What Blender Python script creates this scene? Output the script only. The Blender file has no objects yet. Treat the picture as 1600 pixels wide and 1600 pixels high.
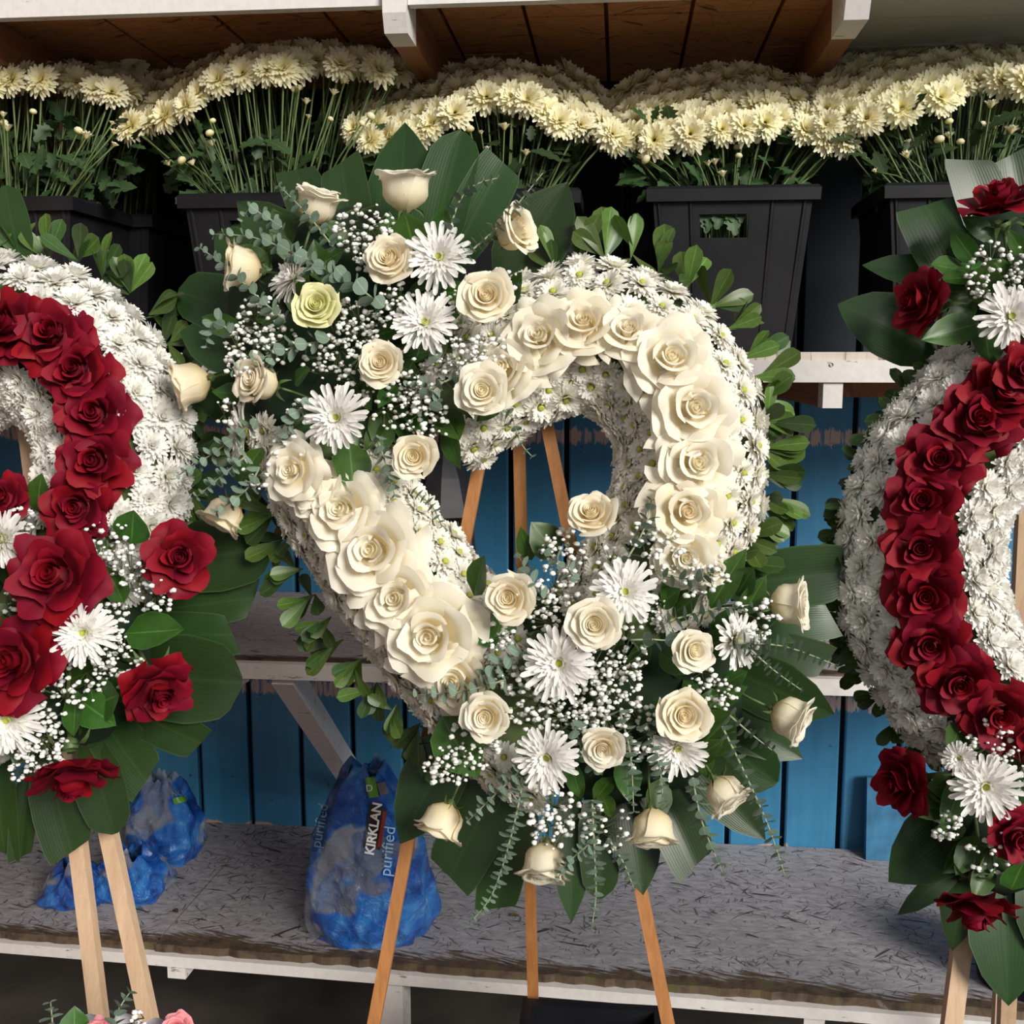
import bpy, math, random
import numpy as np
from mathutils import Vector, Matrix

random.seed(7); rng = np.random.default_rng(11)
PI = math.pi
S = bpy.context.scene
COL = S.collection

# ------------------------------------------------------------------ camera
FP = 1700.0                                    # focal length in pixels of a 1600 px frame
CAM = Vector((0, 0, 1.6))
cd = bpy.data.cameras.new('camera'); cam = bpy.data.objects.new('camera', cd); COL.objects.link(cam)
cd.sensor_width = 36; cd.lens = 36*FP/1600; cd.clip_start = .02
YAW, PITCH = math.radians(5.6), math.atan(230/FP)
cam.location = CAM; cam.rotation_euler = (PI/2-PITCH, 0, YAW)
S.camera = cam
RC = cam.rotation_euler.to_matrix()
VIEW = RC @ Vector((0, 0, -1))
# ------------------------------------------------------------------ light
S.view_settings.view_transform = 'Standard'; S.view_settings.look = 'None'
S.view_settings.gamma = 1; S.view_settings.use_curve_mapping = False
S.view_settings.exposure = 0.15
wd = bpy.data.worlds.new('overcast'); S.world = wd; wd.use_nodes = True
bg = wd.node_tree.nodes['Background']; bg.inputs[0].default_value = (.97, .97, 1.0, 1); bg.inputs[1].default_value = .29
ld = bpy.data.lights.new('sun', 'SUN'); ld.energy = 3.75; ld.angle = math.radians(24); ld.color = (1, .955, .88)
sun = bpy.data.objects.new('sun', ld); COL.objects.link(sun)
sun.rotation_euler = Vector((-.62, .76, -.44)).to_track_quat('-Z', 'Y').to_euler()
try:
    S.cycles.max_bounces = 9; S.cycles.diffuse_bounces = 6; S.cycles.transparent_max_bounces = 8; S.cycles.transmission_bounces = 6
except Exception: pass

# ------------------------------------------------------------------ pixel -> world
def ray(px, py): return RC @ Vector(((px-800)/FP, -(py-800)/FP, -1))
def at(px, py, Y):
    d = ray(px, py); return CAM + d*(Y/d.y)
def atz(px, py, z):
    d = ray(px, py); return CAM + d*((z-CAM.z)/d.z)
def pxm(p): return (p-CAM).dot(VIEW)/FP        # metres of one pixel at the depth of p

# ------------------------------------------------------------------ objects
WM = {}
def new(name, data, parent=None, world=None, local=None, label=None, cat=None, group=None, kind=None):
    o = bpy.data.objects.new(name, data); COL.objects.link(o)
    if parent is not None:
        o.parent = parent
        L = local if local is not None else (WM[parent.name].inverted() @ world if world is not None else WM[parent.name].inverted())
        o.matrix_basis = L; WM[o.name] = WM[parent.name] @ L
    else:
        M = world if world is not None else Matrix.Identity(4)
        o.matrix_basis = M; WM[o.name] = M.copy()
    for k, v in (('label', label), ('category', cat), ('group', group), ('kind', kind)):
        if v: o[k] = v
    return o
def empty(name, loc, label, cat, group=None):
    return new(name, None, world=Matrix.Translation(loc), label=label, cat=cat, group=group)
class MB:
    def __init__(s): s.v = []; s.f = []; s.t = []; s.m = []
    def add(s, vs, fs, t=None, m=0):
        b = len(s.v); s.v += [tuple(v) for v in vs]; s.f += [tuple(b+i for i in f) for f in fs]
        s.t += list(t) if t is not None else [0.0]*len(vs); s.m += [m]*len(fs); return s
    def box(s, lo, hi, m=0, M=None, jit=0):
        x0, y0, z0 = lo; x1, y1, z1 = hi
        vs = [Vector(p) for p in ((x0,y0,z0),(x1,y0,z0),(x1,y1,z0),(x0,y1,z0),(x0,y0,z1),(x1,y0,z1),(x1,y1,z1),(x0,y1,z1))]
        if M is not None: vs = [M @ v for v in vs]
        return s.add(vs, [(3,2,1,0),(4,5,6,7),(0,1,5,4),(1,2,6,5),(2,3,7,6),(3,0,4,7)], m=m)
    def tube(s, pts, rad, n=6, m=0, cap=True):
        pts = [Vector(p) for p in pts]; k = len(pts); rs = rad if hasattr(rad, '__len__') else [rad]*k
        vs = []; up = None
        for i, p in enumerate(pts):
            d = (pts[min(i+1, k-1)]-pts[max(i-1, 0)]).normalized()
            if up is None: up = d.orthogonal().normalized()
            up = (up - d*up.dot(d)).normalized(); q = d.cross(up)
            vs += [p+(up*math.cos(2*PI*j/n)+q*math.sin(2*PI*j/n))*rs[i] for j in range(n)]
        fs = [(i*n+j, i*n+(j+1) % n, (i+1)*n+(j+1) % n, (i+1)*n+j) for i in range(k-1) for j in range(n)]
        if cap: fs += [tuple(range(n-1, -1, -1)), tuple(range((k-1)*n, k*n))]
        return s.add(vs, fs, [i/(k-1) for i in range(k) for _ in range(n)], m)
    def lathe(s, prof, n=20, m=0, M=None):
        vs = [Vector((r*math.cos(2*PI*j/n), r*math.sin(2*PI*j/n), z)) for r, z in prof for j in range(n)]
        if M is not None: vs = [M @ v for v in vs]
        k = len(prof)
        return s.add(vs, [(i*n+j, i*n+(j+1) % n, (i+1)*n+(j+1) % n, (i+1)*n+j) for i in range(k-1) for j in range(n)], [i/(k-1) for i in range(k) for _ in range(n)], m)
    def grid(s, P, t=None, m=0, closed=False):
        P = np.asarray(P); a, b = P.shape[:2]
        fs = [(i*b+j, i*b+j+1, (i+1)*b+j+1, (i+1)*b+j) for i in range(a-1) for j in range(b-1)]
        return s.add(P.reshape(-1, 3).tolist(), fs, None if t is None else np.asarray(t).reshape(-1).tolist(), m)
    def mesh(s, name, mats, smooth=True):
        me = bpy.data.meshes.new(name); me.from_pydata(s.v, [], s.f)
        for m in (mats if isinstance(mats, (list, tuple)) else [mats]): me.materials.append(m)
        n = len(me.polygons)
        if smooth: me.polygons.foreach_set('use_smooth', [True]*n)
        me.polygons.foreach_set('material_index', s.m)
        a = me.attributes.new('t', 'FLOAT', 'POINT'); a.data.foreach_set('value', s.t)
        return me
def frame(pos, d, roll=0.0, s=1.0, up=Vector((0, 0, 1))):
    z = Vector(d).normalized(); x = up.cross(z)
    if x.length < 1e-3: x = Vector((1, 0, 0)).cross(z)
    x.normalize(); y = z.cross(x)
    sx, sy, sz = s if hasattr(s, '__len__') else (s, s, s)
    R = Matrix((x, y, z)).transposed().to_4x4()
    return Matrix.Translation(pos) @ R @ Matrix.Rotation(roll, 4, 'Z') @ Matrix.Diagonal((sx, sy, sz, 1))
def leafM(P0, d, N, s):                         # local Y runs base -> tip, Z is the upper face
    y = Vector(d).normalized(); z = Vector(N); z = (z-y*z.dot(y))
    z = z.normalized() if z.length > 1e-4 else y.orthogonal().normalized(); x = y.cross(z)
    sx, sy, sz = s if hasattr(s, '__len__') else (s, s, s)
    return Matrix.Translation(P0) @ Matrix((x, y, z)).transposed().to_4x4() @ Matrix.Diagonal((sx, sy, sz, 1))

# ------------------------------------------------------------------ materials
def nt(name):
    m = bpy.data.materials.new(name); m.use_nodes = True; t = m.node_tree
    return m, t, t.nodes, t.links, t.nodes['Principled BSDF']
def N(t, kind, **kw):
    n = t.nodes.new(kind)
    for k, v in kw.items(): setattr(n, k, v)
    return n
def c4(c): return (c[0], c[1], c[2], 1)
def ramp(t, fac, stops):
    r = N(t, 'ShaderNodeValToRGB'); e = r.color_ramp.elements
    while len(e) < len(stops): e.new(.5)
    for i, (p, c) in enumerate(stops): e[i].position = p; e[i].color = c4(c) if hasattr(c, '__len__') else (c, c, c, 1)
    t.links.new(fac, r.inputs[0]); return r.outputs[0]
def mix(t, fac, a, b, mode='MIX'):
    n = N(t, 'ShaderNodeMix', data_type='RGBA', blend_type=mode)
    for s_, v in ((n.inputs[0], fac), (n.inputs[6], a), (n.inputs[7], b)):
        if hasattr(v, 'is_linked') or hasattr(v, 'links'): t.links.new(v, s_)
        elif hasattr(v, '__len__'): s_.default_value = c4(v)
        else: s_.default_value = v
    return n.outputs[2]
def math_(t, op, a, b=0.0, c=None):
    n = N(t, 'ShaderNodeMath', operation=op)
    for i, v in enumerate((a, b, c)):
        if v is None: continue
        if hasattr(v, 'links'): t.links.new(v, n.inputs[i])
        else: n.inputs[i].default_value = v
    return n.outputs[0]
def noise(t, scale, detail=4, rough=.55, vec=None, dist=0):
    n = N(t, 'ShaderNodeTexNoise'); n.inputs['Scale'].default_value = scale; n.inputs['Detail'].default_value = detail
    n.inputs['Roughness'].default_value = rough; n.inputs['Distortion'].default_value = dist
    if vec is not None: t.links.new(vec, n.inputs['Vector'])
    return n.outputs[0]
def coords(t, scale=(1, 1, 1), kind='Object', rot=(0, 0, 0)):
    tc = N(t, 'ShaderNodeTexCoord'); mp = N(t, 'ShaderNodeMapping'); mp.inputs['Scale'].default_value = scale; mp.inputs['Rotation'].default_value = rot
    t.links.new(tc.outputs[kind], mp.inputs['Vector']); return mp.outputs[0]
def bump(t, p, h, strength, dist=.002):
    b = N(t, 'ShaderNodeBump'); b.inputs['Strength'].default_value = strength; b.inputs['Distance'].default_value = dist
    t.links.new(h, b.inputs['Height']); t.links.new(b.outputs[0], p.inputs['Normal'])
def plain(name, col, rough=.5, var=.0, vs=30, spec=.4, bmp=0, metallic=0):
    m, t, ns, ln, p = nt(name); p.inputs['Roughness'].default_value = rough; p.inputs['Specular IOR Level'].default_value = spec
    p.inputs['Metallic'].default_value = metallic; p.inputs['Base Color'].default_value = c4(col)
    if var:
        nz = noise(t, vs, vec=coords(t)); c = ramp(t, nz, [(.3, [x*(1-var) for x in col]), (.7, [min(1, x*(1+var)) for x in col])])
        ln.new(c, p.inputs['Base Color'])
        if bmp: bump(t, p, nz, bmp)
    return m
def petal(name, base, tip, rough=.55, trans=.25, vein=0.0, jit=.08, pos=(0, 1), mid=None):
    """petal / leaf: colour runs from the foot to the tip of the piece, each piece differs a little"""
    m, t, ns, ln, p = nt(name); p.inputs['Roughness'].default_value = rough; p.inputs['Specular IOR Level'].default_value = .25
    a = N(t, 'ShaderNodeAttribute', attribute_name='t')
    st = [(pos[0], base), (pos[1], tip)] if mid is None else [(pos[0], base), ((pos[0]+pos[1])/2, mid), (pos[1], tip)]
    c = ramp(t, a.outputs['Fac'], st)
    oi = N(t, 'ShaderNodeObjectInfo'); hv = N(t, 'ShaderNodeHueSaturation')
    v = math_(t, 'MULTIPLY_ADD', oi.outputs['Random'], 2*jit, 1-jit); ln.new(v, hv.inputs['Value'])
    hs = math_(t, 'MULTIPLY_ADD', oi.outputs['Random'], .02 if vein else .01, .49 if vein else .495); ln.new(hs, hv.inputs['Hue'])
    ln.new(c, hv.inputs['Color']); c = hv.outputs[0]
    if vein:
        nz = noise(t, 14, vec=coords(t)); c = mix(t, math_(t, 'MULTIPLY', nz, .35), c, [x*.55 for x in base])
    ln.new(c, p.inputs['Base Color'])
    tr = N(t, 'ShaderNodeBsdfTranslucent'); ln.new(c, tr.inputs[0]); mx = N(t, 'ShaderNodeMixShader'); mx.inputs[0].default_value = trans
    ln.new(p.outputs[0], mx.inputs[1]); ln.new(tr.outputs[0], mx.inputs[2]); ln.new(mx.outputs[0], ns['Material Output'].inputs[0])
    return m
M = {}
M['cream'] = petal('cream_petal', (.84, .69, .36), (.93, .875, .73), .5, .3, jit=.03, mid=(.92, .84, .64))
M['lemon'] = petal('lemon_petal', (.66, .66, .22), (.86, .84, .52), .5, .22, jit=.04)
M['pearl'] = petal('pearl_petal', (.86, .74, .42), (.94, .90, .79), .45, .3, jit=.03, mid=(.93, .87, .71))
M['red'] = petal('red_petal', (.075, .001, .006), (.24, .0012, .014), .65, .08, jit=.18, mid=(.18, .001, .011))
M['pink'] = petal('pink_petal', (.75, .2, .25), (.85, .35, .38), .55, .2)
M['white'] = petal('white_floret', (.58, .62, .20), (.95, .93, .87), .55, .34, pos=(.0, .36), jit=.04)
M['snow'] = petal('snow_floret', (.78, .76, .52), (.95, .94, .90), .55, .34, pos=(.0, .30), jit=.04)
M['spider'] = petal('spider_floret', (.55, .62, .22), (.94, .92, .89), .5, .3, pos=(.05, .42), jit=.04)
M['butter'] = petal('butter_floret', (.66, .60, .14), (.94, .90, .66), .55, .3, pos=(.0, .60), jit=.05, mid=(.92, .84, .48))
M['disc'] = plain('green_disc', (.42, .46, .06), .7, .3, 300)
M['yolk'] = plain('yellow_disc', (.50, .42, .06), .7, .3, 300)
M['gyp'] = plain('breath_white', (.86, .86, .82), .7, .08, 400)
M['gypstem'] = plain('breath_stem', (.13, .17, .06), .6)
def leafmat(name, a, b, rough, trans, line=0, jit=.2):
    m, t, ns, ln, p = nt(name); p.inputs['Roughness'].default_value = rough; p.inputs['Specular IOR Level'].default_value = .45
    at_ = N(t, 'ShaderNodeAttribute', attribute_name='t')          # 0 at the midrib, 1 at the margin
    nz = noise(t, 9, vec=coords(t)); c = mix(t, nz, a, b)
    if line:
        w = math_(t, 'SINE', math_(t, 'MULTIPLY', at_.outputs['Fac'], line)); w = math_(t, 'MULTIPLY_ADD', w, .5, .5)
        c = mix(t, math_(t, 'MULTIPLY', w, .16), c, [x*.6 for x in a]); bump(t, p, w, .10, .0006)
    rib = ramp(t, at_.outputs['Fac'], [(.0, 1.0), (.07, 0.0)]); c = mix(t, math_(t, 'MULTIPLY', rib, .12 if line else .5), c, [min(1, x*2.2+.03) for x in b])
    edge = ramp(t, at_.outputs['Fac'], [(.95, 0.0), (1, 1.0)]); c = mix(t, math_(t, 'MULTIPLY', edge, .5), c, [min(1, x*1.9+.03) for x in b])
    oi = N(t, 'ShaderNodeObjectInfo'); hv = N(t, 'ShaderNodeHueSaturation'); ln.new(math_(t, 'MULTIPLY_ADD', oi.outputs['Random'], 2*jit, 1-jit), hv.inputs['Value'])
    ln.new(math_(t, 'MULTIPLY_ADD', oi.outputs['Random'], .03, .485), hv.inputs['Hue']); ln.new(c, hv.inputs['Color']); ln.new(hv.outputs[0], p.inputs['Base Color'])
    tr = N(t, 'ShaderNodeBsdfTranslucent'); ln.new(hv.outputs[0], tr.inputs[0]); mx = N(t, 'ShaderNodeMixShader'); mx.inputs[0].default_value = trans
    ln.new(p.outputs[0], mx.inputs[1]); ln.new(tr.outputs[0], mx.inputs[2]); ln.new(mx.outputs[0], ns['Material Output'].inputs[0])
    return m
M['aspi'] = leafmat('broad_leaf', (.012, .034, .008), (.030, .070, .015), .36, .08, 60)
M['salal'] = leafmat('salal_leaf', (.022, .072, .010), (.055, .135, .018), .4, .12)
M['pitto'] = leafmat('pittosporum_leaf', (.050, .100, .016), (.110, .185, .035), .38, .12, jit=.4)
M['pittod'] = leafmat('pittosporum_dark', (.022, .050, .014), (.050, .100, .022), .36, .1, jit=.4)
M['euca'] = leafmat('eucalyptus_leaf', (.13, .20, .15), (.22, .30, .22), .6, .1, jit=.25)
M['mumleaf'] = leafmat('mum_leaf', (.022, .052, .016), (.045, .09, .03), .55, .12, jit=.3)
M['eucastem'] = plain('eucalyptus_stem', (.30, .33, .20), .6)
M['stem'] = plain('green_stem', (.085, .13, .04), .5, .25, 40)
M['foam'] = plain('foam_green', (.012, .03, .012), .9)
M['foamw'] = plain('foam_pale', (.10, .14, .05), .9)
M['black'] = None
def wood(name, a, b, rough=.55, axis=2, scale=1.0, bmp=.15):
    m, t, ns, ln, p = nt(name); sc = [28*scale]*3; sc[axis] = 1.6*scale
    v = coords(t, sc); n1 = noise(t, 1.6, 6, .6, v, .6); n2 = noise(t, 9, 3, .6, v)
    c = ramp(t, mix(t, .35, n1, n2), [(.3, a), (.68, b)]); ln.new(c, p.inputs['Base Color']); p.inputs['Roughness'].default_value = rough
    bump(t, p, n2, bmp, .001); return m
M['pine'] = wood('easel_brown', (.30, .115, .030), (.50, .22, .070))
M['palepine'] = wood('easel_pale', (.50, .33, .20), (.70, .50, .33))
M['brownwood'] = wood('joist_brown', (.16, .060, .024), (.36, .145, .06), .7, 1)
def paint(name, col, bare=(.25, .19, .15), amt=.30, rough=.6):
    m, t, ns, ln, p = nt(name); v = coords(t, (3, 12, 12)); n1 = noise(t, 5, 8, .65, v); n2 = noise(t, 60, 3, .6, coords(t))
    c = mix(t, ramp(t, n1, [(amt, 1.0), (amt+.04, 0.0)]), col, bare); c = mix(t, ramp(t, n2, [(.35, .25), (.6, 0.0)]), c, [x*.7 for x in col])
    ln.new(c, p.inputs['Base Color']); p.inputs['Roughness'].default_value = rough; bump(t, p, n2, .3, .0015); return m
M['white_paint'] = paint('white_paint', (.74, .71, .69), amt=.34)
M['grey_paint'] = paint('grey_ceiling_paint', (.42, .42, .38), amt=.25)
def osb(name, base, strand, dark, amount=.5, front=None):
    """flake board: long chips in two directions, and a rotten brown band along the front edge where front=(y0,y1)"""
    m, t, ns, ln, p = nt(name); c = None
    tc = N(t, 'ShaderNodeTexCoord')
    def chips(rot, sc, seed):
        nz = N(t, 'ShaderNodeTexNoise'); nz.inputs['Scale'].default_value = 5; ad = N(t, 'ShaderNodeVectorMath', operation='MULTIPLY_ADD')
        ln.new(tc.outputs['Object'], nz.inputs['Vector']); ln.new(nz.outputs['Color'], ad.inputs[0]); ad.inputs[1].default_value = (.05, .05, 0); ln.new(tc.outputs['Object'], ad.inputs[2])
        m0 = N(t, 'ShaderNodeMapping'); m0.inputs['Rotation'].default_value = (0, 0, rot); ln.new(ad.outputs[0], m0.inputs['Vector'])
        mp = N(t, 'ShaderNodeMapping'); mp.inputs['Scale'].default_value = sc; mp.inputs['Location'].default_value = (seed, seed*1.7, 0)
        ln.new(m0.outputs[0], mp.inputs['Vector']); return noise(t, 1, 2, .5, mp.outputs[0])
    g = noise(t, 3.5, 5, .6, tc.outputs['Object']); tone = noise(t, 26, 4, .65, coords(t, (1, 2.5, 1)))
    c = mix(t, ramp(t, tone, [(.3, 0.0), (.7, 1.0)]), base, strand); hs_ = []
    gate = noise(t, 6, 3, .6, coords(t, (1, 1, 1)))
    for i_, (rot, sx_, sy_) in enumerate(((.2, 15, 130), (-.5, 18, 135), (.75, 16, 140), (-1.1, 22, 120), (1.45, 24, 125))):
        x = chips(rot, (sx_, sy_, 1), i_*3.1); hs_.append(x); k_ = math_(t, 'ADD', x, math_(t, 'MULTIPLY_ADD', gate, .16, -.08))
        c = mix(t, ramp(t, k_, [(.315, amount), (.35, 0.0)]), c, dark)
    for i_, (rot, sx_, sy_) in enumerate(((.1, 7, 60), (-.7, 8, 55), (.5, 9, 70))):
        c = mix(t, ramp(t, chips(rot, (sx_, sy_, 1), 20+i_*5), [(.30, 1.0), (.32, 0.0)]), c, [x*.75 for x in dark])
    a, d = hs_[0], hs_[1]
    if front:
        sx = N(t, 'ShaderNodeSeparateXYZ'); ln.new(tc.outputs['Object'], sx.inputs[0])
        f = N(t, 'ShaderNodeMapRange'); f.inputs[1].default_value = front[0]; f.inputs[2].default_value = front[1]; f.inputs[3].default_value = 1; f.inputs[4].default_value = 0
        ln.new(sx.outputs['Y'], f.inputs[0]); k = math_(t, 'ADD', f.outputs[0], math_(t, 'MULTIPLY_ADD', g, 1.1, -.62)); k = math_(t, 'ADD', k, math_(t, 'MULTIPLY_ADD', a, .8, -.4))
        moss = ramp(t, noise(t, 25, 5, .7, tc.outputs['Object']), [(.35, (.035, .022, .014)), (.55, (.10, .065, .04)), (.68, (.085, .085, .02)), (.8, (.26, .22, .18))])
        c = mix(t, ramp(t, k, [(.50, 0.0), (.62, 1.0)]), c, moss)
    ln.new(c, p.inputs['Base Color']); p.inputs['Roughness'].default_value = .75
    bump(t, p, mix(t, .5, a, d), .5, .003); return m
def blue():
    m, t, ns, ln, p = nt('blue_plank_paint'); tc = N(t, 'ShaderNodeTexCoord'); sx = N(t, 'ShaderNodeSeparateXYZ'); ln.new(tc.outputs['Object'], sx.inputs[0])
    n1 = noise(t, 1, 5, .6, coords(t, (40, 40, 2.2))); n2 = noise(t, 7, 6, .65, tc.outputs['Object'])
    c = ramp(t, mix(t, .5, n1, n2), [(.3, (.026, .155, .30)), (.7, (.045, .235, .43))])
    drip = noise(t, 1, 3, .7, coords(t, (150, 150, 4))); strokes = noise(t, 1, 2, .5, coords(t, (110, 110, 9)))
    for zc, h in ((ZB1, .018), (ZB2, .019)):          # bare bands where a ledger board once covered the planks
        d = math_(t, 'ABSOLUTE', math_(t, 'SUBTRACT', sx.outputs['Z'], zc)); k = math_(t, 'SUBTRACT', math_(t, 'MULTIPLY_ADD', drip, h*3.0, -h*.55), d)
        c = mix(t, math_(t, 'MULTIPLY', math_(t, 'MULTIPLY', ramp(t, math_(t, 'MULTIPLY_ADD', k, 200, .5), [(.3, 0.0), (.7, 1.0)]), ramp(t, strokes, [(.40, .05), (.50, 1.0)])), .9), c, (.60, .43, .37))
    k = math_(t, 'ADD', math_(t, 'MULTIPLY_ADD', sx.outputs['Z'], -9, 9*ZL), n2)     # chipped foot
    c = mix(t, ramp(t, math_(t, 'MULTIPLY_ADD', k, 1, 0), [(.56, 0.0), (.60, 1.0)]), c, (.45, .33, .27))
    specks = noise(t, 38, 2, .5, tc.outputs['Object']); c = mix(t, ramp(t, specks, [(.24, .8), (.27, 0.0)]), c, (.02, .06, .10))
    ln.new(c, p.inputs['Base Color']); p.inputs['Roughness'].default_value = .45; bump(t, p, n1, .2, .001); return m
def blackplastic():
    m, t, ns, ln, p = nt('black_plastic'); n1 = noise(t, 1, 5, .7, coords(t, (6, 6, 40), rot=(.3, .2, 0))); n2 = noise(t, 4, 4, .6, coords(t))
    c = ramp(t, n2, [(.35, (.006, .006, .008)), (.7, (.016, .0155, .019))]); c = mix(t, ramp(t, n1, [(.70, 0.0), (.80, .35)]), c, (.16, .16, .17))
    ln.new(c, p.inputs['Base Color']); p.inputs['Roughness'].default_value = .45; p.inputs['Specular IOR Level'].default_value = .3; return m
M['black'] = blackplastic()

# ------------------------------------------------------------------ key heights and depths
YW = 2.70                                       # blue wall
YS = 2.06                                       # shelf fronts
ZT = at(1280, 550, YS).z                        # top shelf
ZM = at(450, 1031, YS).z                        # middle shelf
ZL = at(700, 1300, YW).z                        # low bench
ZB1 = at(1300, 684, YW).z; ZB2 = at(700, 1082, YW).z
XL, XR = at(-45, 800, YW).x, at(1980, 800, YS).x
# ------------------------------------------------------------------ setting
flo = MB().box((-4, -3, -.05), (4, 4, 0)); new('floor', flo.mesh('floor', plain('dark_ground', (.055, .048, .042), .85, .35, 6, bmp=.4), False), kind='structure')
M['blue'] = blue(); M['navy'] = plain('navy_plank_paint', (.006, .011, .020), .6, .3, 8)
wallb = new('wall_back', MB().box((XL-.3, YW+.022, 0), (XR+.3, YW+.06, 2.5)).mesh('wall_backing', plain('wall_backing_dark', (.010, .013, .02), .8), False), kind='structure')
xa, xb = at(798, 1000, YW).x, at(1228, 1150, YW).x; pw = (xb-xa)/5
i0 = int((XL-.3-xa)/pw); i1 = int((XR+.3-xa)/pw)
for i in range(i0, i1):
    dz = random.uniform(0, .004); w0, w1 = xa+i*pw+.0065, xa+(i+1)*pw-.0065
    mb = MB(); P = []
    for (x, y) in ((w0, YW+.02), (w0, YW+.003+dz), (w0+.004, YW+dz), (w1-.004, YW+dz), (w1, YW+.003+dz), (w1, YW+.02)):
        P.append([(x, y, .0), (x, y, ZT-.03)])
    mb.grid(np.array(P)[::-1]); new('plank', mb.mesh('plank', M['blue'], False), wallb)
    mb = MB(); mb.grid(np.array([[(x, y, ZT-.029), (x, y, 2.5)] for (x, y, z), _ in P])[::-1]); new('plank', mb.mesh('dark_plank', M['navy'], False), wallb, label='plank of near-black blue')  # planks above the top shelf, coloured near-black blue
wl = new('added_shade_wall', MB().box((XL-.06, .25, 0), (XL-.03, YW, 2.5)).mesh('added_shade_wall', M['brownwood'], False), kind='structure')  # unseen wall added to block light from the left
YF = 2.02; ZC = at(640, 12, YF).z+.03
M['osb_roof'] = osb('osb_roof', (.36, .15, .055), (.50, .23, .10), (.14, .055, .025), .4)
ceil = new('ceiling', MB().box((XL-.1, YF, ZC+.02), (XR+.2, YW+.05, ZC+.05)).mesh('ceiling_deck', M['brownwood'], False), kind='structure')
xj = [at(20, 60, YF).x-.10, at(622, 30, YF).x, at(1335, 10, YF).x]       # joists
xs = [XL-.1]+[at(p, 4, YF).x for p in (-260, -60, 120, 300, 480, 670, 808, 945, 1090, 1240, 1322)]
for a_, b_ in zip(xs, xs[1:]):
    for y0, y1 in ((YF+.005, 2.20), (2.20, 2.44), (2.44, YW)):
        new('roof_panel', MB().box((a_+.004, y0+.003, ZC+random.uniform(0, .002)), (b_-.004, y1-.003, ZC+.02)).mesh('roof_panel', M['osb_roof'], False), ceil)
x = xj[2]+.02
for y0, y1 in ((YF, 2.17), (2.17, 2.35), (2.35, 2.53), (2.53, YW)):
    new('roof_board', MB().box((x, y0+.0015, ZC-.03+random.uniform(0, .002)), (XR+.2, y1-.0015, ZC)).mesh('roof_board', M['grey_paint'], False), ceil)
for k, x in enumerate(xj):
    jz = ZC-.078
    j = new('joist', MB().box((x-.02, YF+.03, jz), (x+.02, YW, ZC)).mesh('joist', M['brownwood'], False), ceil)
    mb = MB(); mb.add([(x-.021, 1.985, jz+.03), (x+.021, 1.985, jz+.03), (x+.021, 2.0, jz-.001), (x-.021, 2.0, jz-.001), (x-.021, 1.985, ZC+.06), (x+.021, 1.985, ZC+.06),
            (x-.021, YF+.032+.03*k, jz-.001), (x+.021, YF+.032+.03*k, jz-.001), (x-.021, YF+.032+.03*k, ZC+.06), (x+.021, YF+.032+.03*k, ZC+.06)],
            [(0,1,5,4),(3,2,1,0),(6,7,2,3),(1,2,7,9,5),(0,4,8,6,3),(8,9,7,6),(4,5,9,8)])
    new('painted_end', mb.mesh('painted_end', M['white_paint'], False), j)
for a_, b_ in ((XL-.1, xj[1]-.022), (xj[1]+.022, xj[2]-.022), (xj[2]+.022, XR+.2)):
    new('fascia_board', MB().box((a_, YF-.022, ZC-.032), (b_, YF, ZC+.12)).mesh('fascia_board', M['white_paint'], False), ceil)

# shelves: each a thing of deck, fascia, joists, braces, posts
def joist_end(par, x, y0, z1, h=.068, w=.026):
    j = new('joist', MB().box((x-w/2, y0+.05, z1-h), (x+w/2, YW-.001, z1)).mesh('joist', M['brownwood'], False), par)
    new('painted_end', MB().box((x-w/2-.001, y0, z1-h-.001), (x+w/2+.001, y0+.05, z1)).mesh('painted_end', M['white_paint'], False), j)
M['osb_edge'] = osb('flaking_edge', (.50, .42, .36), (.62, .56, .50), (.18, .13, .10), .7)
top = empty('top_shelf', (0, YS, ZT), 'white fronted top shelf that carries the row of black flower buckets', 'shelf')
new('deck', MB().box((XL, YS+.002, ZT-.016), (XR, YW-.001, ZT)).mesh('deck', M['osb_edge'], False), top)
new('fascia', MB().box((XL, YS-.018, ZT-.055), (XR, YS+.002, ZT-.015)).mesh('fascia', M['white_paint'], False), top)
xq = at(1300, 600, YS).x
for x in (xq-1.62, xq-.81, xq, xq+.5): joist_end(top, x, YS-.012, ZT-.056, .045, .033)
new('ledger', MB().box((XL, YW-.04, ZT-.10), (XR, YW-.002, ZT-.03)).mesh('ledger', M['brownwood'], False), top)
for x, yy in ((xj[1]-.012, 2.40), (xj[0], 2.40)):   # posts that carry the roof
    new('roof_post', MB().box((x-.02, yy, ZT), (x+.024, yy+.07, ZC-.08)).mesh('roof_post', M['white_paint'], False), top)
h = MB().lathe([(.0001, -.001), (.0035, -.001), (.0035, .002)], 10, M=frame(at(1299, 570, YS-.018), (0, -1, 0))); new('nail_hole', h.mesh('nail_hole', M['foam']), top)

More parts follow.
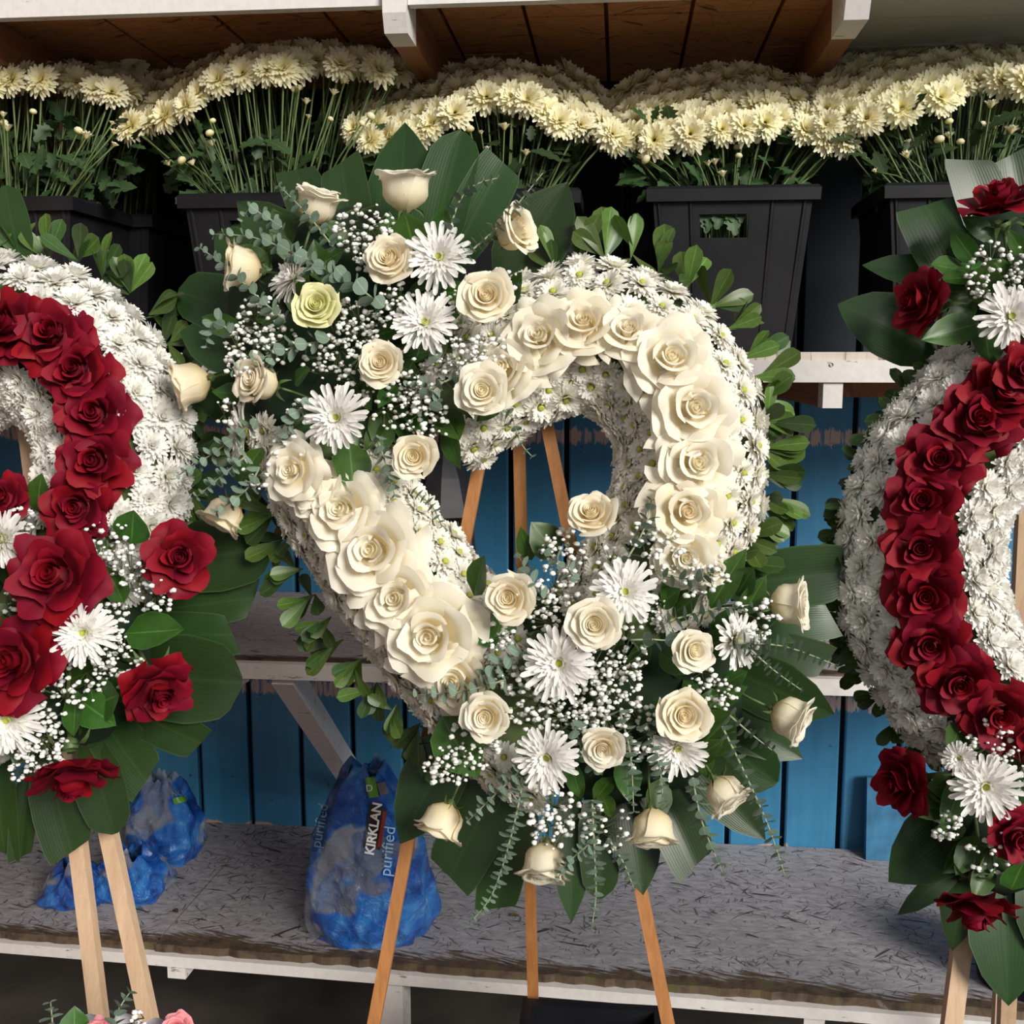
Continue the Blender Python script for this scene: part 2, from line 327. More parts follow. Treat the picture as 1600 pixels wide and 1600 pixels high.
M['osb_mid'] = osb('weathered_shelf', (.33, .29, .29), (.44, .40, .40), (.10, .065, .05), .55, (YS, YS+.07))
mid = empty('middle_shelf', (0, YS, ZM), 'weathered grey middle shelf with white edge, behind the wreaths', 'shelf')
new('deck', MB().box((XL, YS+.002, ZM-.014), (XR, YW-.001, ZM)).mesh('deck', M['osb_mid'], False), mid)
new('fascia', MB().box((XL, YS-.018, ZM-.036), (XR, YS+.002, ZM-.004)).mesh('fascia', M['white_paint'], False), mid)
def brace(par, p0, p1, w, tk, name='brace'):
    d = (p1-p0); L = d.length; R = leafM(p0, d, (1, 0, 0), 1)
    return new(name, MB().box((-w/2, 0, -tk/2), (w/2, L, tk/2), M=R).mesh(name, M['white_paint'], False), par)
for p in (447, -260):
    a_ = at(p, 1062, YS+.02); b_ = Vector((a_.x, YW-.03, ZL+.12)); brace(mid, Vector((a_.x, YS+.01, ZM-.03)), b_, .05, .045)
a_ = at(383, 1062, YS+.02); brace(mid, Vector((a_.x, YS+.01, ZM-.036)), Vector((a_.x-.16, YS+.16, ZM-.14)), .02, .03, 'corner_brace')
a_ = at(1412, 1090, YS); brace(mid, Vector((a_.x, YS+.01, ZM-.036)), Vector((a_.x+.10, YS+.05, ZM-.14)), .02, .03, 'corner_brace')

M['osb_low'] = osb('weathered_bench', (.23, .215, .235), (.42, .405, .435), (.065, .052, .052), .8, (0.0, .16))
YLa, YLb = atz(0, 1462, ZL).y, atz(1240, 1560, ZL).y       # the bench front runs out of line with the wall
low = empty('low_bench', (0, YLb, ZL), 'low bench of grey painted flake board with a rotten brown front edge', 'bench')
ang = math.atan2(YLb-YLa, atz(1240, 1560, ZL).x-atz(0, 1462, ZL).x)
BM = Matrix.Translation(atz(0, 1462, ZL)) @ Matrix.Rotation(ang, 4, 'Z')
xl, xr = -1.0, 2.4
for a_, b_ in ((xl, .345), (.347, xr)):
    mb = MB(); Xs = np.linspace(a_, b_, int((b_-a_)/.02)); jag = rng.normal(0, .004, len(Xs)).cumsum(); jag = (jag-np.convolve(jag, np.ones(9)/9, 'same'))
    Yf = .012+np.abs(jag)
    yb = 1.0; mb.grid([[(x_, y_, -.016), (x_, y_+.002, 0), (x_, y_+.03, 0), (x_, y_+.12, 0), (x_, yb, 0)] for x_, y_ in zip(Xs, Yf)])
    mb.v = [(v[0], min(v[1], (YW-.002-(BM @ Vector(v)).y)/math.cos(ang)+v[1]) if v[1] > .5 else v[1], v[2]) for v in mb.v]
    new('deck', mb.mesh('deck', M['osb_low'], False), low, world=BM)
new('fascia', MB().box((xl, 0, -.040), (xr, .022, -.0165)).mesh('fascia', M['white_paint'], False), low, world=BM)
def bx(px): 
    v = BM.inverted() @ atz(px, 1500, ZL); return v.x
for p, hgt in ((258, .032), (1262, .05)):
    j = MB(); x_ = bx(p); j.add([(x_-.022, .01, -.0405), (x_+.018, .01, -.0405), (x_+.018, .01, -.040-hgt), (x_-.022, .01, -.040-hgt), (x_-.022, .5, -.0405), (x_+.018, .5, -.0405), (x_+.018, .5, -.040-hgt), (x_-.022, .5, -.040-hgt)],
        [(3,2,1,0),(0,1,5,4),(1,2,6,5),(2,3,7,6),(3,0,4,7),(4,5,6,7)]); new('bearer', j.mesh('bearer', M['white_paint'], False), low, world=BM)
for p in (613, -200, 1900):
    x_ = bx(p); new('post', MB().box((x_-.026, .012, -ZL), (x_+.024, .08, -.0405)).mesh('post', M['white_paint'], False), low, world=BM)

# ------------------------------------------------------------------ flower kit (shared meshes)
def interp(prof, t):
    k = len(prof)-1; x = np.linspace(0, 1, k+1); r = np.array(prof); tt = np.clip(t, 0, 1)
    # smooth (Catmull-Rom) through the profile points
    i = np.minimum((tt*k).astype(int), k-1); f = tt*k-i
    P0, P1, P2, P3 = r[np.maximum(i-1, 0)], r[i], r[i+1], r[np.minimum(i+2, k)]
    f = f[..., None]; return .5*((2*P1)+(-P0+P2)*f+(2*P0-5*P1+4*P2-P3)*f*f+(-P0+3*P1-3*P2+P3)*f**3)
def petal_mesh(name, mat, half, prof, e=.22, tip='round', curl=.0, ruffle=.03, seed=0, ns=11, ntt=9):
    g = np.random.default_rng(seed); s = np.linspace(-1, 1, ns); t = np.linspace(0, 1, ntt); T, Sg = np.meshgrid(t, s, indexing='ij')
    if tip == 'point': lim = 1-e*np.abs(Sg)**1.2+.20*np.exp(-(Sg/.17)**2)-.10
    else: lim = 1-e*np.abs(Sg)**2.6
    ph = g.uniform(0, 6, 3); lim = lim*(1+ruffle*(np.sin(5*Sg+ph[0])+.6*np.sin(9*Sg+ph[1]))*.6)
    tau = T*lim; q = interp(prof, tau); r, z = q[..., 0], q[..., 1]
    phi = Sg*half*(.6+.4*T**.7)
    rip = ruffle*T**2*(np.sin(4*Sg+ph[1])+.7*np.sin(7*Sg+ph[2])); r = r*(1+.6*rip)+.25*rip*T; z = z+.9*rip-curl*np.abs(Sg)**2.5*T**1.5; r = r+.5*curl*np.abs(Sg)**3*T
    P = np.stack([r*np.cos(phi), r*np.sin(phi), z], -1)
    return MB().grid(P, np.clip(tau, 0, 1)).mesh(name, mat)
def coil_mesh(name, mat, turns, r0, r1, ztop, zbot, drop=.06, n=64, seed=0, flare=.1):
    g = np.random.default_rng(seed); th = np.linspace(0, 2*PI*turns, n); u = th/th[-1]; r = r0+(r1-r0)*u**.85
    w = 1+.07*np.sin(2.3*th+g.uniform(0, 6))*u; zt = ztop-drop*u+.02*np.sin(3.1*th)*u
    rows = []
    for k, (fr, fz) in enumerate(((.85, 0), (.97, .5), (1.0, .85), (1.0+flare, 1.0))):
        rr = r*w*fr; rows.append(np.stack([rr*np.cos(th), rr*np.sin(th), zbot+(zt-zbot)*fz], -1))
    mb = MB().grid(np.stack(rows, 0), np.repeat(np.array([.2, .45, .75, 1.0])[:, None], n, 1)); mb.lathe([(r1*.95, ztop*.55), (r1*.5, ztop*.66), (.001, ztop*.78)], 12)
    mb.t[-36:] = [.30]*36; mb.lathe([(.001, .12), (.30, .0), (.70, -.10)] if r1 < .3 else [(.001, .1), (.3, .0)], 14); mb.t[-(42 if r1 < .3 else 28):] = [.35]*(42 if r1 < .3 else 28); return mb.mesh(name, mat)
def rose_kit(key, mat, kind, tip='round'):
    kit = {'petals': []}
    if kind == 'open':
        kit['bud'] = coil_mesh(key+'_bud', mat, 2.2, .015, .17, .60, .20, .04, flare=.16)
        L = [(2, 1.35, [(.15, .05), (.20, .30), (.21, .50), (.28, .58)], .12, .03), (3, 1.20, [(.18, .0), (.29, .22), (.33, .42), (.46, .52)], .16, .05), (4, 1.0, [(.20, -.05), (.42, .15), (.56, .30), (.76, .38)], .18, .06),
             (5, .80, [(.22, -.1), (.52, .05), (.74, .16), (.96, .17)], .2, .07), (4, .74, [(.22, -.14), (.58, -.03), (.84, .03), (1.08, -.03)], .2, .08)]
    elif kind == 'full':
        kit['bud'] = coil_mesh(key+'_bud', mat, 3.0, .015, .27, .62, .16, .03)
        L = [(3, 1.3, [(.22, .0), (.31, .3), (.34, .52), (.41, .60)], .10, .03), (4, 1.15, [(.25, -.05), (.42, .25), (.50, .45), (.63, .53)], .12, .045),
             (4, 1.0, [(.22, -.2), (.52, .1), (.68, .32), (.85, .42)], .14, .05), (5, .85, [(.15, -.32), (.55, -.08), (.80, .18), (1.03, .24)], .16, .07)]
    else:                                        # tall vase-shaped bloom for roses seen from the side
        kit['bud'] = coil_mesh(key+'_bud', mat, 3.0, .02, .36, .78, .2, .03)
        L = [(3, 1.3, [(.2, -.3), (.42, .15), (.47, .60), (.52, .76)], .10, .02), (4, 1.1, [(.16, -.5), (.60, .0), (.62, .5), (.74, .72), (.84, .70)], .14, .04),
             (5, .95, [(.12, -.62), (.68, -.2), (.72, .30), (.84, .60), (1.04, .60)], .16, .06)]
    for li, (n, half, prof, e, ru) in enumerate(L):
        ms = [petal_mesh(f'{key}_petal', mat, half, prof, e if tip == 'round' or li < 1 else e+.24, tip if li >= 1 else 'round', .05*li if kind != 'side' else .04*li, ru, 10*li+v) for v in range(2)]
        kit['petals'].append((n, ms, li))
    return kit
KIT = {}
for c in ('cream', 'pearl', 'lemon'):
    for k in ('open', 'full', 'side'): KIT[c, k] = rose_kit(f'{c}_{k}', M[c], k)
for k in ('open', 'full', 'side'): KIT['red', k] = rose_kit(f'red_{k}', M['red'], 'open' if k != 'side' else 'side', 'point')
KIT['red', 'open'] = rose_kit('red_open', M['red'], 'open', 'point')
cal = MB().lathe([(.001, -.95), (.05, -.95), (.05, -.80), (.16, -.72), (.2, -.58), (.17, -.5)], 10)
for k in range(5):
    a_ = k*2*PI/5; ca, sa = math.cos(a_), math.sin(a_)
    pts = [(.17, -.6, .09), (.42, -.52, .08), (.62, -.62, .05), (.78, -.80, .005)]
    cal.grid([[(r*ca-w*sa, r*sa+w*ca, z) for w in (-ww, 0, ww)] for r, z, ww in pts])
KIT['calyx'] = cal.mesh('calyx', M['stem'])
KIT['rstem'] = MB().tube([(0, 0, -.9), (.03, 0, -1.6), (-.1, .05, -2.6)], .055, 6).mesh('rose_stem', M['stem'])
def rose(par, P, d, size, col='cream', kind='full', roll=None, label=None, sub='petal', calyx=None, squash=1.0):
    r = size/2*pxm(P); kit = KIT[col, kind]; roll = random.uniform(0, 6.28) if roll is None else roll
    o = new('rose', kit['bud'], par, world=frame(P, d, roll, (r, r, r*squash)), label=label)
    for n, ms, li in kit['petals']:
        a0 = random.uniform(0, 6)
        for i in range(n):
            tl = Matrix.Rotation(a0+2*PI*i/n+random.uniform(-.25, .25), 4, 'Z') @ Matrix.Rotation(random.uniform(-.12, .08)*(li > 0), 4, 'Y') @ Matrix.Rotation(random.uniform(-.1, .1)*(li > 0), 4, 'X')
            k = 1+random.uniform(-.08, .09)*(li > 0)
            new(sub, random.choice(ms), o, local=tl @ Matrix.Diagonal((k, k, k, 1)))
    if calyx if calyx is not None else kind == 'side':
        new('calyx', KIT['calyx'], o, local=Matrix.Identity(4)); new('stem', KIT['rstem'], o, local=Matrix.Identity(4))
    return o
def strip_petal(mb, phi, prof, width, cup=.25, twist=0, nw=3, t0=0.0, m=0, tipw=.5):
    """one floret: profile (r, z) pairs along its length, width at each"""
    ca, sa = math.cos(phi), math.sin(phi); P = []; T = []; k = len(prof)
    for i, (r, z) in enumerate(prof):
        w = width*np.interp(i/(k-1), [0, .25, .6, .85, 1], [.5, .85, 1.0, .85, tipw])
        P.append([(r*ca-s*w*sa, r*sa+s*w*ca, z+cup*w*abs(s)+twist*s*w) for s in np.linspace(-1, 1, nw)]); T.append([i/(k-1)]*nw)
    mb.grid(P, T, m)
def mum_mesh(name, mat, seed, layers, jit=.12, disc=.1, dz=.1):
    g = random.Random(seed); mb = MB()
    for n, L, el0, el1, w, z0, r0 in layers:      # count, length, elevation at foot / at tip (deg), half width, height and radius of the foot
        for i in range(n):
            phi = 2*PI*(i+g.uniform(-.3, .3))/n; l = L*(1+g.uniform(-jit, jit)); e0 = math.radians(el0+g.uniform(-9, 9)); e1 = math.radians(el1+g.uniform(-14, 14))
            r, z = r0, z0; prof = [(r, z)]
            for q in range(3):
                a = e0+(e1-e0)*(q/2); r += l/3*math.cos(a); z += l/3*math.sin(a); prof.append((r, z))
            strip_petal(mb, phi, prof, w*(1+g.uniform(-.15, .15)), .45, g.uniform(-.25, .25), tipw=.32)
    return mb.mesh(name, mat)
def disc_mesh(name, mat, r, z, n=12):
    return MB().lathe([(r, z-.12), (r, z), (r*.7, z+.05), (.001, z+.02)], n).mesh(name, mat)
WM_L = [(22, .88, 8, -4, .15, -.05, .12), (21, .80, 28, 14, .14, .02, .12), (18, .66, 46, 36, .125, .07, .10), (13, .46, 54, 46, .10, .1, .12)]
SM_L = [(22, .88, 10, 4, .15, -.04, .10), (21, .82, 30, 22, .145, .03, .10), (19, .72, 48, 42, .13, .08, .09), (15, .60, 64, 62, .115, .1, .06), (9, .52, 80, 86, .10, .1, .03)]
BM_L = [(23, .88, 0, -16, .15, -.02, .12), (21, .82, 20, 6, .145, .04, .12), (19, .70, 40, 28, .13, .09, .10), (15, .55, 58, 52, .11, .12, .08)]
MUM = {'white': [mum_mesh('daisy_mum', M['white'], s, WM_L) for s in range(4)], 'snow': [mum_mesh('snow_mum', M['snow'], 20+s, SM_L) for s in range(4)],
       'butter': [mum_mesh('butter_mum', M['butter'], 40+s, BM_L) for s in range(4)], 'half': [mum_mesh('half_open', M['butter'], 60+s, [(16, .8, 62, 40, .13, -.1, .12), (12, .7, 78, 70, .12, -.05, .1)]) for s in range(2)],
       'disc': disc_mesh('flower_eye', M['disc'], .15, .33), 'yolk': disc_mesh('butter_eye', M['yolk'], .12, .2)}
def mum(par, P, d, size, kind='white', name='daisy_chrysanthemum', eye=None):
    r = size/2*pxm(P); o = new(name, random.choice(MUM[kind]), par, world=frame(P, d, random.uniform(0, 6.28), r), kind='stuff')
    if eye: new('flower_eye', MUM[eye], o, local=Matrix.Identity(4))
    return o
def spider_parts():
    out = []
    for v in range(3):
        mb = MB(); e = (-14, 2, 14)[v]; r, z = .1, 0; prof = [(r, z)]
        for q in range(7):
            st_ = (.16, .16, .16, .16, .13, .08, .05)[q]; a = math.radians(24+(e-24)*min(1, q/5)); r += st_*math.cos(a); z += st_*math.sin(a); prof.append((r, z))
        strip_petal(mb, 0, prof, .078, .65, 0, 3, tipw=.18); out.append(mb.mesh('spider_petal', M['spider']))
    return out
SPET = spider_parts()
SPIN = [mum_mesh('spider_whorl', M['spider'], 90+s, [(24, .80, 30, 10, .072, .0, .09), (22, .64, 46, 28, .068, .05, .09), (20, .48, 62, 48, .06, .08, .09), (16, .32, 76, 70, .05, .10, .07)], .1) for s in range(3)]
SEYE = MB().lathe([(.14, -.05), (.14, .12), (.10, .19), (.001, .17)], 12).mesh('spider_eye', M['disc'])
def spider(par, P, d, size, label=None, dome=0.0):
    r = size/2*pxm(P); o = new('spider_chrysanthemum', SEYE, par, world=frame(P, d, random.uniform(0, 6.28), (r, r, r*(1+dome))), label=label)
    new('petal_whorl', random.choice(SPIN), o, local=Matrix.Identity(4), kind='stuff')
    n = 24
    for i in range(n):
        k = random.uniform(.88, 1.1); tl = Matrix.Rotation(2*PI*(i+random.uniform(-.3, .3))/n, 4, 'Z') @ Matrix.Rotation(random.uniform(-.14, .2), 4, 'Y') @ Matrix.Diagonal((k, 1, k, 1))
        new('petal', random.choice(SPET), o, local=tl)
    return o
def leaf_shape(name, mat, wid, prof, n=9, m=5, fold=.18, bend=.1, wave=0.0):
    P = []; T = []
    for j in range(n):
        t = j/(n-1); w = wid*np.interp(t, *prof); row = []; tr = []
        for s in np.linspace(-1, 1, m): row.append((s*w, t, fold*abs(s)*w-bend*t*t+wave*math.sin(9*t+2*s)*abs(s))); tr.append(abs(s))
        P.append(row); T.append(tr)
    return MB().grid(np.array(P)[:, ::-1], np.array(T)[:, ::-1]).mesh(name, mat)
SAL = [leaf_shape('salal_leaf', M['salal'], w, ([0, .05, .2, .45, .7, .9, 1], [.06, .25, .8, 1, .78, .3, .0]), 11, 7, .2, b, .012) for w, b in ((.29, .1), (.33, -.06), (.27, .2))]
PIT = [leaf_shape('pittosporum_leaf', M['pitto'], w, ([0, .15, .4, .62, .78, .88, .95, .985, 1], [.08, .25, .62, .93, 1, .88, .62, .34, .02]), 13, 5, .2, b) for w, b in ((.20, .12), (.23, -.1), (.19, .3))]
PITD = [leaf_shape('pittosporum_leaf', M['pittod'], w, ([0, .15, .4, .62, .78, .88, .95, .985, 1], [.08, .25, .62, .93, 1, .88, .62, .34, .02]), 13, 5, .2, b) for w, b in ((.20, .12), (.23, -.1))]
EUC = [leaf_shape('eucalyptus_leaf', M['euca'], w, ([0, .1, .3, .6, .85, .96, 1], [.15, .55, .9, 1, .72, .35, .0]), 7, 5, .12, .1) for w in (.45, .5)]
def lobed(name, mat):
    xs_ = np.linspace(0, 1, 15); w = .30*np.interp(xs_, [0, .2, .5, .8, 1], [.15, .6, 1, .7, .05])*(1+.32*np.sin(xs_*24))
    return MB().grid([[(s*a, t, .15*abs(s)*a-.25*t*t) for s in (1, .5, 0, -.5, -1)] for t, a in zip(xs_, w)], [[1, .5, 0, .5, 1]]*15)
ICO = None
def ico():
    import bmesh
    b = bmesh.new(); bmesh.ops.create_icosphere(b, subdivisions=2, radius=1); v = np.array([x.co for x in b.verts]); f = [[q.index for q in p.verts] for p in b.faces]; b.free(); return v, f
ICOV, ICOF = ico()
def blade(par, P0, P1, Nn, width, style='point', bend=.06, name='aspidistra_leaf', side=0.0, mat='aspi', fold=.10, sag=0.0, label=None):
    """broad strap leaf from P0 to P1 in the arrangement's own space; style tells how the florist left its end"""
    d = P1-P0; L = d.length; y = d.normalized(); z = (Nn-y*Nn.dot(y)).normalized(); x = y.cross(z); n, m = 15, 9; P = []; T = []
    pr = {'point': ([0, .08, .3, .55, .8, .93, 1], [.22, .5, .92, 1, .66, .26, .0]), 'cut': ([0, .1, .35, .6, .9, 1], [.30, .6, .95, 1, .92, .80]), 'round': ([0, .1, .35, .6, .85, .95, 1], [.3, .55, .95, 1, .85, .55, .12])}[style]
    sl = random.choice((-1, 1))*random.uniform(.5, 1)
    for j in range(n):
        t = j/(n-1); w = width/2*np.interp(t, *pr); row = []; tr = []
        for s in np.linspace(-1, 1, m):
            tt = t*(1-(.16*(.5+.5*s*sl) if style == 'cut' else 0)*t**3)
            q = P0+y*(tt*L)+x*(s*w+side*L*math.sin(PI*t))+z*(bend*L*math.sin(PI*t*.9)-sag*L*t*t+fold*abs(s)*w+.004*width*math.cos(s*11))
            row.append(tuple(q)); tr.append(abs(s))
        P.append(row); T.append(tr)
    me = MB().grid(np.array(P)[:, ::-1], np.array(T)[:, ::-1]).mesh(name, M[mat])
    return new(name, me, par, label=label)

# ------------------------------------------------------------------ wreath space
class Wr:
    def __init__(s, name, cx, cy, Y, lean, turn, base, label):
        s.O = at(cx, cy, Y); s.n = Vector((math.sin(turn), -math.cos(turn), 0)); s.u = Vector((math.cos(turn), math.sin(turn), 0))
        s.n = (s.n*math.cos(lean)+Vector((0, 0, 1))*math.sin(lean)).normalized(); s.v = s.n.cross(s.u).normalized()
        if s.v.z < 0: s.v = -s.v
        s.e = empty(name, s.W(*base, 0), label, 'wreath', 'standing funeral wreaths')
        s.fl = s.e
    def W(s, px, py, w=0.0):
        d = ray(px, py); p = s.O+s.n*w; return CAM+d*((p-CAM).dot(s.n)/d.dot(s.n))
    def D(s, a, b, c=1.0): return (s.n*c+s.u*a+s.v*b).normalized()
def smooth_path(pts, step):
    P = np.array(pts, float); out = []
    for i in range(len(P)-1):
        p0, p1, p2, p3 = P[max(i-1, 0)], P[i], P[i+1], P[min(i+2, len(P)-1)]
        for f in np.linspace(0, 1, 12, endpoint=False): out.append(.5*((2*p1)+(-p0+p2)*f+(2*p0-5*p1+4*p2-p3)*f*f+(-p0+3*p1-3*p2+p3)*f**3))
    out.append(P[-1]); out = np.array(out); sl = np.r_[0, np.cumsum(np.hypot(*np.diff(out[:, :2], axis=0).T))]
    k = max(2, int(sl[-1]/step)+1); q = np.linspace(0, sl[-1], k); return np.stack([np.interp(q, sl, out[:, c]) for c in range(out.shape[1])], 1)
def collar(w, path, thick, kind, msize, band, eye=None, name='daisy_chrysanthemum', skip=lambda x, y: False, step=30, w0=0.0):
    """foam ring along a path of (px, py, half width px) clad in chrysanthemums, leaving the rose band bare"""
    fp = smooth_path(path, 24); ring = []; k = pxm(w.O)
    def sec(i, F):
        d = F[min(i+1, len(F)-1), :2]-F[max(i-1, 0), :2]; d = d/np.hypot(*d); return np.array([-d[1], d[0]])
    for i in range(len(fp)):
        sd = sec(i, fp); h = fp[i, 2]*.86; c = w.W(fp[i, 0], fp[i, 1], w0); e = w.W(fp[i, 0]+sd[0]*h, fp[i, 1]+sd[1]*h, w0)-c
        ring.append([tuple(c+e*math.sin(a)+w.n*(thick*.84*math.cos(a))) for a in np.linspace(-PI, PI, 17)])
    new('foam_base', MB().grid(ring).mesh('foam_base', M['foamw']), w.e)
    rp = smooth_path(path, step); cnt = 0
    nrow = 8
    for i in range(len(rp)):
        sd = sec(i, rp); hw = rp[i, 2]; c = w.W(rp[i, 0], rp[i, 1], w0); e = w.W(rp[i, 0]+sd[0]*hw, rp[i, 1]+sd[1]*hw, w0)-c; eh = e.normalized()
        for j in range(nrow):
            a = math.radians(-98+(j+(.5 if i % 2 else 0))*196/(nrow-.5))+random.uniform(-.07, .07)
            if abs(a-band[0]) < band[1]: continue
            if skip(rp[i, 0]+sd[0]*hw*math.sin(a), rp[i, 1]+sd[1]*hw*math.sin(a)): continue
            p = c+e*(.97*math.sin(a))+w.n*(thick*math.cos(a)); nn = (eh*math.sin(a)*thick*1.25+w.n*(math.cos(a)*e.length)).normalized()
            jt = Vector((random.gauss(0, .12), random.gauss(0, .12), random.gauss(0, .12)))
            mum(w.e, p+nn*random.uniform(-.004, .004), nn+jt, msize*random.uniform(.9, 1.12), kind, name, eye); cnt += 1
    return cnt
def whorls(w, pts, size, nleaf, dark=0.3, wd=-.02, spread=1.0):
    """sprigs of pittosporum along the rim; pts are (px, py, outward dx, dy)"""
    for (x, y, dx, dy) in pts:
        P0 = w.W(x, y, wd+random.uniform(-.012, .012)); od = (w.u*dx-w.v*dy).normalized()
        for q in range(nleaf):
            d = (od*random.uniform(.5, 1.2)+w.u*random.gauss(0, .55*spread)+w.v*random.gauss(0, .55*spread)+w.n*random.gauss(.18, .38)).normalized()
            L = size*pxm(P0)*random.uniform(.75, 1.25); ms = PITD if random.random() < dark else PIT
            new('pittosporum_leaf', random.choice(ms), w.e, world=leafM(P0+od*random.uniform(-.005, .015), d, w.n+Vector((random.gauss(0, .5), random.gauss(0, .4), random.gauss(.2, .4))), L))
def gyp(w, x, y, r, n, wz=.10, deep=.035, base=None):
    mb = MB(); k = pxm(w.O); c0 = w.W(x, y, wz-.085) if base is None else base
    hub = []
    for i in range(max(2, n//9)): hub.append((x+random.gauss(0, r*.33), y+random.gauss(0, r*.33), wz-.035+random.uniform(-.01, .01)))
    for hx, hy, hz in hub: mb.tube([c0, (c0+w.W(hx, hy, hz))/2+Vector((random.gauss(0, .004), 0, random.gauss(0, .004))), w.W(hx, hy, hz)], .0007, 3, 1, False)
    for i in range(int(n*1.55)):
        a = random.uniform(0, 6.28); q = r*math.sqrt(random.random()); fx, fy = x+q*math.cos(a), y+q*math.sin(a); fw = wz+random.uniform(-deep, deep*.5)
        P = w.W(fx, fy, fw); hb = min(hub, key=lambda h: (h[0]-fx)**2+(h[1]-fy)**2); mb.tube([w.W(*hb), P], .0005, 3, 1, False)
        rr = random.choice((2.2, 2.9, 3.5, 4.1, 4.6))*k; v = ICOV*(1+rng.normal(0, .13, (len(ICOV), 1)))*np.array((1, 1, .8))*rr+np.array(P)
        mb.add(v.tolist(), ICOF)
    return new('babys_breath_sprig', mb.mesh('babys_breath_sprig', [M['gyp'], M['gypstem']]), w.e, kind='stuff')
def euc(w, path, size, tilt=.9, w0=.11, w1=.13, name='eucalyptus_sprig'):
    pp = smooth_path(path, max(9, size*.82)); k = len(pp)
    P = [w.W(x, y, w0+(w1-w0)*i/(k-1)) for i, (x, y) in enumerate(pp)]
    o = new(name, MB().tube(P, np.linspace(.0016, .0007, k), 5).mesh(name, M['eucastem']), w.e)
    Wi = WM[o.name]; a = random.uniform(0, 3)
    for i in range(k):
        d = (P[min(i+1, k-1)]-P[max(i-1, 0)]).normalized(); side = d.orthogonal().normalized(); s2 = d.cross(side)
        f = 1.0 if i < k*.55 else 1.0-.62*(i-k*.55)/(k*.45)
        for h in (0, PI):
            ax = side*math.cos(a+h)+s2*math.sin(a+h); dr = (ax+d*math.tan(tilt)*.55).normalized(); nn = (d-ax*math.tan(tilt)*.55)
            new('leaf', random.choice(EUC), o, world=leafM(P[i], dr, nn, 1.28*size*f*pxm(P[i])*random.uniform(.85, 1.15)))
        a += PI/2+random.uniform(-.25, .25)
def salal(w, x0, y0, x1, y1, wz=.06, wid=1.0, lift=.0):
    P0, P1 = w.W(x0, y0, wz-.02), w.W(x1, y1, wz+lift); L = (P1-P0).length
    return new('salal_leaf', random.choice(SAL), w.e, world=leafM(P0, P1-P0, w.n+w.v*random.gauss(.15, .25)+w.u*random.gauss(0, .35), (L*wid, L, L)))
def filler(w, cx, cy, rx, ry, n, wz=(.045, .08), size=62):
    for i in range(n):
        a = random.uniform(0, 6.28); q = math.sqrt(random.random())*.85; x, y = cx+rx*q*math.cos(a), cy+ry*q*math.sin(a); b = a+random.gauss(0, .7); L = size*random.uniform(.7, 1.2)
        salal(w, x, y, x+L*math.cos(b), y+L*math.sin(b), random.uniform(*wz))
def pad(w, cx, cy, rx, ry, wz=.0, tk=.05):
    c = w.W(cx, cy, wz); ex = w.W(cx+rx, cy, wz)-c; ey = w.W(cx, cy+ry, wz)-c
    mb = MB(); mb.add([tuple(c+ex*v[0]+ey*v[1]+w.n*(v[2]*tk*.8)) for v in ICOV], ICOF); new('foam_pad', mb.mesh('foam_pad', M['foam']), w.e)
def blades(w, L, wd=-.035):
    for i, (x0, y0, x1, y1, wid, st) in enumerate(L):
        z = wd+.004*(i % 4); P0, P1 = w.W(x0, y0, z), w.W(x1, y1, z+.01)
        blade(w.e, P0, P1, (w.n+w.u*random.gauss(0, .18)+w.v*random.gauss(0, .12)).normalized(), wid*pxm(P0), st, random.uniform(.02, .06), sag=random.uniform(-.02, .05), fold=random.uniform(.05, .22))
LEAN = math.radians(11)

# ================================================================== centre wreath (cream roses)
C = Wr('standing_wreath', 830, 800, 1.46, LEAN, math.radians(-2), (880, 1150), 'open heart wreath of cream roses and white daisy mums on the dark brown easel')
def hid_c(x, y): return ((x-530)/165)**2+((y-520)/180)**2 < 1 or ((x-965)/150)**2+((y-1080)/135)**2 < 1
collar(C, [(700, 640, 90), (770, 590, 95), (850, 540, 108), (935, 527, 112), (1015, 562, 112), (1068, 640, 110), (1080, 730, 108), (1062, 810, 108), (1015, 900, 105), (960, 980, 100)], .062, 'white', 57, (.12, .36), 'disc', skip=hid_c)
collar(C, [(488, 660, 92), (530, 760, 94), (602, 870, 100), (682, 970, 102), (750, 1060, 100), (800, 1130, 92), (870, 1180, 85)], .062, 'white', 57, (-.08, .36), 'disc', skip=hid_c)
pad(C, 545, 520, 205, 200, .0, .055); pad(C, 955, 1075, 215, 185, .0, .055)
blades(C, [(628, 430, 630, 188, 120, 'point'), (565, 430, 530, 238, 78, 'cut'), (670, 430, 722, 205, 92, 'round'), (690, 440, 795, 238, 84, 'cut'), (790, 470, 886, 282, 120, 'point'), (530, 420, 455, 252, 74, 'cut'),
           (530, 450, 372, 316, 92, 'point'), (480, 460, 338, 368, 70, 'round'), (440, 505, 276, 455, 92, 'round'), (430, 560, 282, 520, 100, 'point'), (460, 640, 290, 610, 90, 'point')])
blades(C, [(1130, 915, 1330, 892, 96, 'cut'), (1120, 975, 1318, 965, 70, 'cut'), (1140, 1000, 1306, 1038, 62, 'cut'), (1110, 1030, 1304, 1116, 100, 'point'), (1080, 1090, 1254, 1186, 80, 'point'), (1060, 1110, 1214, 1222, 92, 'round'), (1050, 1150, 1196, 1312, 82, 'point'),
           (1010, 1190, 1092, 1368, 84, 'cut'), (975, 1200, 1004, 1398, 86, 'point'), (930, 1220, 938, 1405, 66, 'round'), (890, 1220, 893, 1442, 62, 'point'), (835, 1190, 768, 1440, 78, 'cut'), (810, 1170, 695, 1386, 98, 'cut'), (730, 1120, 626, 1318, 104, 'point')])
